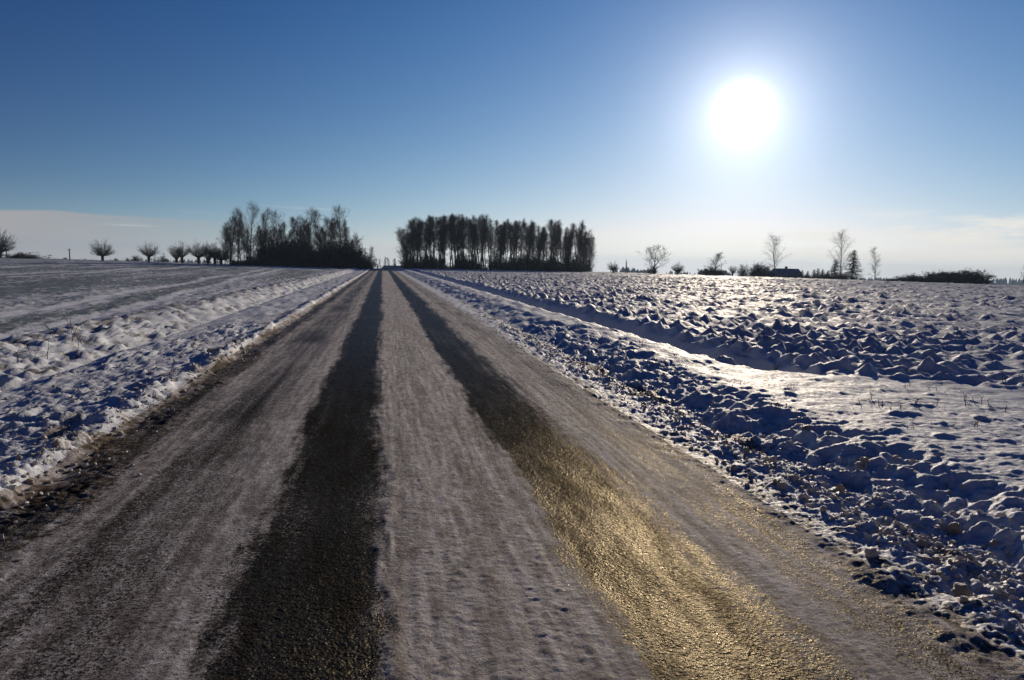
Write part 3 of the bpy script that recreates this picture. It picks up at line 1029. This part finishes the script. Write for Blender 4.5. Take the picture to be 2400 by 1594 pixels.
plant('shrub', BUSH[0], (x, y, z), 'low dome-shaped dark shrub near the left edge', 'shrub', None, (2.0, 2.0, height_to(53, 590, 178)/2.9), 0.5, ('stems', 'crown'))
for px, top, dep, lab in ((127, 605, 240, 'faint small shrub left of the leaning field pole'), (152, 603, 230, 'dark round shrub just left of the field pole'), (199, 606, 240, 'tiny shrub left of the bushy willow'),
                          (270, 605, 190, 'small dark shrub right of the bushy willow'), (301, 604, 260, 'bluish shrub between the two left willows'), (318, 598, 240, 'small upright shrub just left of the round willow'),
                          (380, 600, 280, 'round shrub beside the thin pole behind the willows'), (216, 608, 200, 'low shrub beside the bushy willow')):
    x, y, z = spot(px, dep)
    hh = height_to(px, top, dep)/3.0
    plant('shrub', SHR[int(px) % 3], (x, y, z), lab, 'shrub', None, (hh*1.3, hh*1.3, hh), px*1.3, ('stems', 'crown'))

# right side, from the grove to the picture's edge
GR = 'pollard willows along the right field'
for px, top, dep, k, lab, w_ in ((1437, 612, 172, 3, 'bushy pollard willow nearest the right grove', 1.0), (1588, 614, 172, 3, 'round pollard willow right of the big bare tree', 1.0),
                                 (1717, 621, 165, 1, 'thin-shooted pollard willow left of the farmyard', 0.9)):
    h = height_to(px, top, dep)/5.1
    plant('pollard_willow', POLL[k], spot(px, dep), lab, 'willow', GR, (h*w_, h*w_, h), px*0.3)
plant('bare_tree', OAK, spot(1534, 172), 'wide-crowned bare tree standing alone in the right field', 'tree', None, tuple(v_*height_to(1534, 577, 172)/9.0 for v_ in (1.2, 1.2, 1.0)), 2.1)
plant('shrub', SHR[0], spot(1531, 176), 'shrub at the foot of the wide-crowned bare tree', 'shrub', None, height_to(1531, 620, 176)/3, 0.3, ('stems', 'crown'))
plant('bare_tree', FULL[0], spot(1673, 172), 'conical bare tree with a thick shrubby base', 'tree', None, (1.15, 1.15, height_to(1673, 596, 172)/10.0), 0.3)
for px, top, sx, k in ((1668, 622, 1.3, 0), (1684, 630, 1.0, 1)):
    h = height_to(px, top, 174)/3
    plant('shrub', BUSH[k], spot(px, 174), 'dark shrub at the foot of the conical bare tree', 'shrub', 'shrubs under the conical tree', (h*sx, h*sx, h), px, ('stems', 'crown'))
h = height_to(1741, 620, 168)/3
plant('shrub', SHR[2], spot(1741, 168), 'airy leafy shrub left of the farmhouse trees', 'shrub', None, (h*0.8, h*0.8, h), 2.0, ('stems', 'crown'))
for px, top, dep in ((1764, 622, 196), (1776, 615, 200), (1786, 618, 205), (1795, 622, 200), (1803, 632, 190), (1812, 636, 188)):
    h = height_to(px, top, dep)/3
    plant('shrub', SHR[int(px) % 3], spot(px, dep), 'dark shrub in the clump left of the farmhouse', 'shrub', 'shrub clump beside the farmhouse', (h*0.9, h*0.9, h), px, ('stems', 'crown'))
plant('bare_tree', BIR[0], spot(1818, 236), 'tall drooping birch behind the farmhouse roof', 'tree', None, tuple(v_*height_to(1818, 556, 236)/14 for v_ in (1.35, 1.35, 1.0)), 0.8)
plant('bare_tree', BIR[1], spot(1972, 226), 'tall birch between the two dark spruces', 'tree', None, tuple(v_*height_to(1972, 552, 226)/14 for v_ in (1.3, 1.3, 1.0)), 2.5)
plant('bare_tree', BIR[2], spot(2052, 170), 'slim lone birch in the open right of the spruces', 'tree', None, tuple(v_*height_to(2052, 584, 170)/14 for v_ in (1.25, 1.25, 1.0)), 1.2)
plant('bare_tree', BIR[1], spot(2398, 150), 'birch cut by the right edge of the picture', 'tree', None, height_to(2398, 620, 150)/14, 4.0)
plant('spruce_tree', SPR[0], spot(1998, 216), 'biggest dark spruce, right of the tall birch', 'spruce', None, tuple(v_*height_to(1998, 584, 216)/11 for v_ in (1.3, 1.3, 1.0)), 0.4)
plant('spruce_tree', SPR[1], spot(1957, 216), 'smaller dark spruce just left of the tall birch', 'spruce', None, tuple(v_*height_to(1957, 606, 216)/7 for v_ in (1.3, 1.3, 1.0)), 1.4)
for px, top in ((1880, 632), (1893, 634), (1908, 630), (1917, 628), (1928, 630), (1940, 634)):
    dep = 210+(px % 7)
    h = height_to(px, top, dep)/7
    plant('spruce_tree', SPR[1], spot(px, dep), 'young spruce in the row between farmhouse and tall birch', 'spruce', 'row of young spruces by the farmhouse', (h*1.3, h*1.3, h), px)
for px, top in ((1872, 640), (1886, 644), (1900, 643), (1922, 642), (1934, 642), (1946, 640), (1966, 638), (1980, 640)):
    h = height_to(px, top, 206)/3
    plant('shrub', SHR[int(px) % 3], spot(px, 206), 'low dark shrub along the spruce row', 'shrub', 'shrubs along the spruce row', (h*1.4, h*1.4, h), px, ('stems', 'crown'))
th_px = [2080, 2100, 2120, 2145, 2170, 2190, 2210, 2222, 2240, 2258, 2270, 2290, 2302]
th_top = [652, 650, 647, 642, 648, 638, 634, 632, 640, 636, 634, 643, 650]
for i in range(30):
    px = 2084+214*((i*0.6180339) % 1.0)
    dep = rs.uniform(140, 152)
    top = np.interp(px, th_px, th_top)+rs.uniform(-4, 5)
    h = max(0.3, height_to(px, top, dep)/3)
    plant('shrub', (BUSH+SHR)[i % 5], spot(px, dep), 'dark shrub in the long thicket at the right', 'shrub', 'thicket right of the lone birch', (h*1.7, h*1.7, h), px, ('stems', 'crown'))
for px, top, dep in ((901, 604, 420), (914, 605, 440), (922, 606, 430), (893, 612, 450)):
    plant('bare_tree', TALL[px % 6], spot(px, dep), 'pale distant bare tree above the road crest', 'tree', 'distant trees above the road crest', height_to(px, top, dep)/13, px)

# ------------------------------------------------------------------ far woods (one mass each)
def far_wood(label, pts, n, thick):
    """pts: (px, top row) outline; distance per wood"""
    V, F = [], []
    off = 0
    r_ = np.random.default_rng(int(pts[0][0]))
    dep0 = thick[0]
    for i in range(n):
        px = r_.uniform(pts[0][0], pts[-1][0])
        top = np.interp(px, [p[0] for p in pts], [p[1] for p in pts])+r_.uniform(-2.5, 5.0)
        dep = dep0+r_.uniform(0, thick[1])
        x, y, z = spot(px, dep)
        H = max(3.0, height_to(px, top, dep))
        rad_ = H*r_.uniform(0.08, 0.15)+0.6
        k = 7
        conif = r_.random() < 0.5
        lv = [(0, 0.6), (0.25, 1.0), (0.6, 0.6 if conif else 0.95), (0.85, 0.25 if conif else 0.6), (1.0, 0.02)]
        for li, (t, q) in enumerate(lv):
            for j in range(k):
                a = 2*math.pi*j/k+li
                rr = rad_*q*r_.uniform(0.65, 1.25)
                V.append((x+math.cos(a)*rr, y+math.sin(a)*rr, z-2+(H+2)*t*r_.uniform(0.97, 1.03)))
        for li in range(4):
            for j in range(k):
                F.append((off+li*k+j, off+li*k+(j+1) % k, off+(li+1)*k+(j+1) % k, off+(li+1)*k+j))
        off += 5*k
    o = link(bpy.data.objects.new('far_woodland', mesh_np('far_woodland', np.array(V), np.array(F), M_NEEDLE, False)))
    return tag(o, label, 'wood', None, 'stuff')


far_wood('hazy blue wood far off behind the right field pole', [(1428, 637), (1445, 629), (1460, 625), (1480, 627), (1495, 630), (1512, 638)], 60, (900, 200))
far_wood('hazy wood behind the wide-crowned bare tree', [(1505, 634), (1520, 630), (1534, 634)], 30, (900, 120))
far_wood('faint low wood between the right willows', [(1560, 640), (1580, 634), (1600, 636), (1620, 640)], 40, (1300, 200))
far_wood('bluish wood left of the conical bare tree', [(1626, 644), (1645, 631), (1662, 629), (1700, 634), (1720, 644)], 70, (650, 120))
far_wood('hazy blue wood far off on the right horizon', [(1985, 652), (2015, 650), (2080, 652), (2180, 655), (2300, 658), (2330, 655), (2360, 652), (2430, 656)], 330, (1100, 350))
far_wood('thin blue wood behind the left pollard willows', [(90, 606), (200, 611), (362, 607), (385, 606), (400, 609), (430, 608), (470, 609), (520, 610)], 260, (1000, 300))

# ------------------------------------------------------------------ poles, buildings, sign
def seg_obj(name, mat, parent, segs, k=8):
    S = Segs()
    for p, q, a, b in segs:
        S.add(np.array(p, float), np.array(q, float), a, b)
    me = S.mesh(name, mat, k)
    return link(bpy.data.objects.new(name, me), parent)


def box(name, mat, parent, cx, cy, cz, sx, sy, sz):
    v = np.array([(cx+i*sx/2, cy+j*sy/2, cz+k*sz/2) for i in (-1, 1) for j in (-1, 1) for k in (-1, 1)])
    f = np.array([(0, 1, 3, 2), (4, 6, 7, 5), (0, 4, 5, 1), (2, 3, 7, 6), (0, 2, 6, 4), (1, 5, 7, 3)])
    return link(bpy.data.objects.new(name, mesh_np(name, v, f, mat, False)), parent)


def pole(px, top, dep, label, arm=True, aframe=False, thin=0.11):
    x, y, z = spot(px, dep)
    h = height_to(px, top, dep)
    e = tag(empty('utility_pole', (x, y, z), -YAW), label, 'pole', 'utility poles beyond the fields')
    if aframe:
        seg_obj('shaft', M_WOOD, e, [((0, 0, -0.5), (0.0, 0, h), thin, thin*0.75)])
        seg_obj('brace_leg', M_WOOD, e, [((h*0.16, 0.05, -0.5), (0.06, 0.05, h*0.86), thin, thin*0.75)])
        seg_obj('brace_bolt', M_DARK, e, [((-0.15, 0.03, h*0.8), (0.28, 0.03, h*0.8), 0.03, 0.03)], 6)
    else:
        seg_obj('shaft', M_WOOD, e, [((0, 0, -0.5), (0, 0, h), thin*1.15, thin*0.85)])
    if arm:
        a = seg_obj('crossarm', M_DARK, e, [((-0.5, 0, h-0.28), (0.35, 0, h-0.28), 0.045, 0.045)], 6)
        for dx in (-0.45, 0.3):
            seg_obj('insulator', M_METAL, a, [((dx, 0, h-0.24), (dx, 0, h-0.06), 0.05, 0.035)], 6)
    return e


pole(15, 572, 172, 'dark utility pole in front of the willow at the left edge')
pole(163, 583, 172, 'short utility pole standing alone on the left field horizon', thin=0.13)
pole(363, 590, 172, 'thin pole right of the round pollard willow', arm=False, thin=0.07)
pole(383, 593, 240, 'distant thin pole with a small crossarm behind the willows', thin=0.08)
pole(1467, 608, 172, 'A-shaped double wooden pole in the right field', arm=False, aframe=True, thin=0.085)
pole(1690, 615, 176, 'slim pole right of the conical bare tree', arm=False, thin=0.055)


def hip_roof(name, mat, parent, w_, d_, z0, h, ridge, over=0.4):
    a, b = w_/2+over, d_/2+over
    r_ = ridge/2
    v = np.array([(-a, -b, z0), (a, -b, z0), (a, b, z0), (-a, b, z0), (-r_, 0, z0+h), (r_, 0, z0+h),
                  (-a, -b, z0-0.14), (a, -b, z0-0.14), (a, b, z0-0.14), (-a, b, z0-0.14)])
    me = bpy.data.meshes.new(name)
    me.from_pydata([tuple(q) for q in v], [], [(0, 1, 5, 4), (1, 2, 5), (2, 3, 4, 5), (3, 0, 4), (6, 7, 1, 0), (7, 8, 2, 1), (8, 9, 3, 2), (9, 6, 0, 3), (9, 8, 7, 6)])
    me.materials.append(mat)
    return link(bpy.data.objects.new(name, me), parent)


def house(px0, px1, ridge0, ridge1, ridge_row, eave_row, dep, label, chimney_px, cap=False, name='farmhouse'):
    pc = (px0+px1)/2
    x, y, z = spot(pc, dep)
    e = tag(empty(name, (x, y, z), -(YAW+math.atan((pc-1200)/1600))), label, 'house')
    w_ = (px1-px0)/1600*dep-0.8
    zr = height_to(pc, ridge_row, dep)
    ze = height_to(pc, eave_row, dep)
    d_ = min(w_*0.75, 8.0)
    ze = max(ze, 1.5)
    box('wall', M_WALL, e, 0, 0, ze/2-0.4, w_, d_, ze+0.5)
    rf = hip_roof('roof', M_ROOF, e, w_, d_, ze, zr-ze, (ridge1-ridge0)/1600*dep)
    cx = (chimney_px-pc)/1600*dep
    box('chimney', M_BRICK, rf, cx, 0.2, zr+0.1, 0.8, 0.6, 1.1)
    if cap:
        box('chimney_cap', M_DARK, rf, cx, 0.2, zr+1.12, 1.35, 0.9, 0.16)
        for s_ in (-0.3, 0.3):
            box('cap_post', M_DARK, rf, cx+s_, 0.2, zr+0.84, 0.07, 0.4, 0.38)
    n = 4
    for i in range(n):
        wx = -w_/2+w_*(i+0.5)/n
        if i == 2:
            dr = box('door', M_WOOD, e, wx, -d_/2-0.02, 0.98, 1.0, 0.08, 2.0)
            box('handle', M_DARK, dr, wx+0.38, -d_/2-0.09, 1.0, 0.12, 0.05, 0.04)
        else:
            wn = box('window', M_WOOD, e, wx, -d_/2-0.02, 1.45, 1.15, 0.08, 1.15)
            for s_ in (-0.265, 0.265):
                box('pane', M_GLASS, wn, wx+s_, -d_/2-0.065, 1.45, 0.44, 0.03, 0.96)
            box('sill', M_WALL, wn, wx, -d_/2-0.10, 0.84, 1.3, 0.16, 0.06)
    return e


house(1803, 1880, 1813, 1868, 629.5, 644.5, 216, 'low farmhouse with a frosted hipped roof and one chimney', 1842)
house(892, 962, 900, 953, 622.5, 632.5, 300, 'house roof just showing past the road crest', 926, True, 'roadside_house')

x, y, z = spot(884.5, 205)
e = tag(empty('road_sign', (x, y, z), -0.1), 'small grey roadside sign at the road crest left of the house roof', 'sign')
h = height_to(884.5, 620.5, 205)
box('post', M_METAL, e, 0.12, 0.06, h/2-0.3, 0.08, 0.08, h+0.4)
box('panel', M_METAL, e, 0.12, 0, h-0.55, 0.42, 0.05, 1.1)
box('arrow_plate', M_DARK, e, -0.38, 0.0, h-0.6, 0.5, 0.05, 0.16)

# ------------------------------------------------------------------ snow and ice chunks
def chunk_mesh(name, seed, sub):
    import bmesh
    bm = bmesh.new()
    bmesh.ops.create_icosphere(bm, subdivisions=sub, radius=1.0)
    r_ = np.random.default_rng(seed)
    k = r_.uniform(0.7, 1.25, 3)*np.array([1, 1, 0.85])
    ax = r_.normal(0, 1, (9, 3))
    ax /= np.linalg.norm(ax, axis=1, keepdims=True)
    lim = r_.uniform(0.62, 1.0, 9)
    amp = r_.normal(0, 1, (5, 3))*2.6
    ph = r_.uniform(0, 6.28, 5)
    for v in bm.verts:
        p = np.array(v.co)
        for a, l in zip(ax, lim):          # knock off facets
            s_ = p@a
            if s_ > l:
                p = p-a*(s_-l)*0.8
        p = p*(1+sum(0.05*math.sin(p@amp[i]+ph[i])+0.035*math.sin(p@amp[i]*2.7+ph[i]*3) for i in range(5)))
        v.co = Vector(p*k)
    for f in bm.faces:
        f.smooth = True
    me = bpy.data.meshes.new(name)
    bm.to_mesh(me)
    bm.free()
    me.materials.append(M_ICE)
    return me


CH = [chunk_mesh('ice_chunk', 300+i, 3) for i in range(4)]+[chunk_mesh('ice_chunk', 310+i, 3) for i in range(5)]
rc = np.random.default_rng(77)


def ice(x, y, s, label, group, big=False):
    o = bpy.data.objects.new('ice_chunk', CH[rc.integers(0, 4)] if big else CH[rc.integers(4, 9)])
    o.location = (x, y, ground_z(x, y)+s*0.35)
    o.rotation_euler = tuple(rc.uniform(0, 6.28, 3))
    o.scale = (s, s, s)
    link(o)
    tag(o, label, 'ice chunk', group)


big_r = [(3.02, 4.75, 0.046, 'largest brown ice chunk, in the dirt gap of the right bank'), (2.62, 4.62, 0.031, 'pinkish ice chunk on the slush edge below the largest brown chunk'),
         (3.10, 4.05, 0.037, 'rounded ice chunk in the dirt gap nearer than the largest one'), (3.25, 4.18, 0.031, 'pale ice chunk beside the rounded one in the dirt gap'),
         (2.72, 4.15, 0.028, 'upright pink ice chunk alone on the slush edge'), (3.95, 6.2, 0.034, 'ice chunk perched on the lit crest of the right bank'),
         (3.75, 5.4, 0.037, 'ice chunk lying in the blue shade of the bank face'), (2.55, 3.05, 0.043, 'rounded slush lump at the near road edge'),
         (2.72, 2.65, 0.053, 'big slush lump near the lower right corner'), (3.30, 3.3, 0.037, 'grey ice lump on the bank near the right edge')]
for x, y, s, lab in big_r:
    ice(x, y, s, lab, None, True)
for i in range(150):
    y = 2.4+13*rc.random()**1.7
    x = rc.choice([rc.normal(3.02, 0.10), rc.normal(2.84, 0.10), rc.normal(3.5, 0.25)], p=[0.5, 0.3, 0.2])
    ice(x, y, 0.012+0.020*rc.random()**2.2, 'lump of dirty ice '+('on the slush strip next to the tarmac' if x < 2.85 else 'in the dirt line at the foot of the right bank' if x < 3.25 else 'on the shaded face of the right bank'), 'ice lumps along the right shoulder')
for i in range(110):
    y = 4.2+9*rc.random()**1.5
    x = rc.choice([rc.normal(-2.38, 0.08), rc.uniform(-3.9, -2.5), rc.normal(-2.16, 0.06)], p=[0.45, 0.4, 0.15])
    ice(x, y, 0.012+0.020*rc.random()**2.2, 'lump of frozen snow '+('in the brown dirt at the left road edge' if x > -2.24 else 'on the ridge along the left road edge' if x > -2.55 else 'out on the left grass verge'), 'snow lumps along the left verge')


def crumbs(label, pts, sizes):
    """many small snow crumbs as one mass"""
    r_ = np.random.default_rng(len(pts))
    t = (1+5**0.5)/2
    V0 = np.array([(-1, t, 0), (1, t, 0), (-1, -t, 0), (1, -t, 0), (0, -1, t), (0, 1, t), (0, -1, -t), (0, 1, -t), (t, 0, -1), (t, 0, 1), (-t, 0, -1), (-t, 0, 1)])/1.9
    F0 = np.array([(0, 11, 5), (0, 5, 1), (0, 1, 7), (0, 7, 10), (0, 10, 11), (1, 5, 9), (5, 11, 4), (11, 10, 2), (10, 7, 6), (7, 1, 8), (3, 9, 4), (3, 4, 2), (3, 2, 6), (3, 6, 8), (3, 8, 9), (4, 9, 5), (2, 4, 11), (6, 2, 10), (8, 6, 7), (9, 8, 1)])
    n = len(pts)
    z = terrain(pts[:, 0], pts[:, 1])[0]
    V = V0[None]*r_.uniform(0.5, 1.4, (n, 12, 1))*r_.uniform(0.7, 1.25, (n, 1, 3))
    a = r_.uniform(0, 6.28, n)
    c, s = np.cos(a)[:, None], np.sin(a)[:, None]
    V = np.stack([V[:, :, 0]*c-V[:, :, 1]*s, V[:, :, 0]*s+V[:, :, 1]*c, V[:, :, 2]*0.8], -1)
    V = V*sizes[:, None, None]+np.stack([pts[:, 0], pts[:, 1], z+sizes*0.3], -1)[:, None, :]
    F = (F0[None]+(np.arange(n)*12)[:, None, None]).reshape(-1, 3)
    o = link(bpy.data.objects.new('snow_crumbs', mesh_np('snow_crumbs', V.reshape(-1, 3), F, M_ICE, False)))
    return tag(o, label, 'snow', None, 'stuff')


def scatter(n, xc, xs, y0, y1, pw):
    y = y0+(y1-y0)*rc.random(n)**pw
    return np.stack([rc.normal(xc, xs, n), y], -1)


pr = np.concatenate([scatter(1200, 2.80, 0.13, 1.6, 20, 2.0), scatter(1300, 3.03, 0.13, 1.6, 22, 2.0), scatter(700, 3.5, 0.3, 2, 16, 1.7)])
crumbs('small crumbs of dirty snow along the right shoulder', pr, 0.007+0.017*rc.random(len(pr))**2.2)
pl = np.concatenate([scatter(900, -2.36, 0.09, 3.4, 20, 1.8), scatter(160, -2.08, 0.10, 3.0, 20, 1.8), scatter(1200, -3.1, 0.5, 4.5, 18, 1.8)])
pl = pl[(pl[:, 0] > -4.1)]
crumbs('small crumbs of frozen snow along the left verge', pl, 0.007+0.016*rc.random(len(pl))**2.2)

# ------------------------------------------------------------------ dry stalks poking out of the snow
def stalk(px, py, hgt, kind, label, lean=0.2):
    yy = 614+(px-896)*math.tan(ROLL)
    v = fwd + r2*((px-1200)/1600) - u2*((py-797)/1600)
    t = -(EYE-0.12)/v.z
    x, y = v.x*t, v.y*t
    r_ = np.random.default_rng(int(px*7+py))
    e = tag(empty('dry_stalk', (x, y, ground_z(x, y)), 0), label, 'weed', 'dry weeds in the snow')
    n = {'clump': 4, 'single': 1, 'broken': 2, 'bush': 5}[kind]
    for i in range(n):
        S = Segs()
        d = nrm(np.array([r_.normal(0, lean), r_.normal(0, lean), 1.0]))
        p0 = np.array([r_.normal(0, 0.02*n), r_.normal(0, 0.02*n), -0.03])
        a, b, c = stem(S, r_, p0, d, hgt*r_.uniform(0.6, 1.1), 0.0045, 0.0022, 4, 0.06, 0.0)
        if kind == 'broken':
            stem(S, r_, a[-1], nrm(np.array([r_.choice([-1, 1])*1.0, r_.normal(0, .3), 0.35])), hgt*1.2, 0.003, 0.0018, 3, 0.06, -0.05)
        for j in range(4 if kind in ('bush', 'broken') else 2):
            p, dd, rr = along(a, b, c, r_.uniform(0.35, 1.0))
            stem(S, r_, p, side_dir(r_, dd, R(45)), hgt*r_.uniform(0.15, 0.4), 0.002, 0.0012, 2, 0.12, 0.02)
        link(bpy.data.objects.new('stem', S.mesh('stem', M_STALK, 5)), e)


for px, py, hgt, kind, lab in (
        (2290, 952, .17, 'clump', 'upright dark weed stubs at the edge of the clods'), (2268, 958, .16, 'single', 'single stub just left of the upright weed stubs'),
        (2190, 958, .10, 'single', 'short stub on the lit snow left of the weed stubs'), (2105, 968, .13, 'broken', 'bent broken stalk on the lit snow'),
        (2150, 955, .10, 'broken', 'low fallen stalk right of the bent one'), (2062, 955, .11, 'bush', 'small branched weed left of the bent stalk'),
        (2352, 972, .11, 'single', 'thin stub right of the upright weed stubs'), (2296, 1012, .11, 'broken', 'forked stub lower down on the lit snow'),
        (2232, 1008, .09, 'single', 'tiny stalk left of the forked stub'), (2165, 918, .07, 'bush', 'low dark tuft beside the first clods'),
        (2386, 905, .16, 'bush', 'dry weed on the clods at the right edge'), (1780, 800, .28, 'bush', 'tall dry weed at the field edge above the ditch'),
        (1630, 815, .22, 'bush', 'brownish weed tuft in the ditch wall'), (1700, 820, .35, 'bush', 'dry grass clump on the dark ditch slope'),
        (2330, 838, .20, 'broken', 'broken weed among the right field clods'), (2050, 830, .22, 'bush', 'dry weed standing among the middle clods'),
        (1580, 790, .25, 'single', 'thin weed at the end of the ditch wall'), (1450, 740, .30, 'single', 'thin weed on the field edge further along the ditch'),
        (160, 796, .55, 'bush', 'tall dry weed on the bank of the left field'), (96, 822, .3, 'clump', 'short dry weeds left of the tall one'), (40, 838, .28, 'broken', 'dark fallen weed at the left edge of the bank'),
        (185, 800, .22, 'single', 'short stalk right of the tall dry weed')):
    stalk(px, py, hgt, kind, lab)

# withered grass blades, one mass per strip
def dry_grass(label, n, xc, xs, y0, y1, hgt):
    r_ = np.random.default_rng(int(n*7+abs(xc)*100))
    S = Segs()
    nt = n//7
    ty = y0+(y1-y0)*r_.random(nt)**1.6
    tx = r_.normal(xc, xs, nt)
    tz = terrain(tx, ty)[0]
    for x_, y_, z_ in zip(tx, ty, tz):
        k_ = r_.integers(3, 12)
        for _ in range(k_):
            p = np.array([x_+r_.normal(0, .03), y_+r_.normal(0, .03), z_-0.02])
            d = nrm(np.array([r_.normal(0, .45), r_.normal(0, .45), 1.0]))
            stem(S, r_, p, d, hgt*r_.uniform(0.35, 1.15), 0.0022, 0.0008, 3, 0.12, -0.10)
    o = link(bpy.data.objects.new('dry_grass', S.mesh('dry_grass', M_STALK, 3)))
    return tag(o, label, 'grass', None, 'stuff')


dry_grass('withered grass blades along the bank of the left field', 420, -5.45, 0.22, 8, 45, 0.16)
dry_grass('withered grass blades poking through the left verge', 420, -3.2, 0.45, 5, 22, 0.09)
dry_grass('withered grass blades along the ditch edge of the right field', 420, 6.35, 0.20, 9.5, 50, 0.17)
dry_grass('withered grass blades on the right snow bank', 300, 4.3, 0.45, 4.5, 22, 0.08)

# ------------------------------------------------------------------ haze: the air itself
m, g, out = new_mat('haze_air')
pv = g.n('ShaderNodeVolumePrincipled')
pv.inputs['Color'].default_value = rgb(0.5, 0.7, 1.0)
pv.inputs['Density'].default_value = 0.00022
pv.inputs['Density Attribute'].default_value = ''
pv.inputs['Anisotropy'].default_value = 0.2
g.t.links.new(pv.outputs[0], out.inputs['Volume'])
hz = box('haze', m, None, 0, 850, 7.0, 5400, 3600, 66)
hz.data.materials.clear()
hz.data.materials.append(m)
tag(hz, kind='stuff')
tag(hz, 'thin pale winter haze over the fields', 'haze')
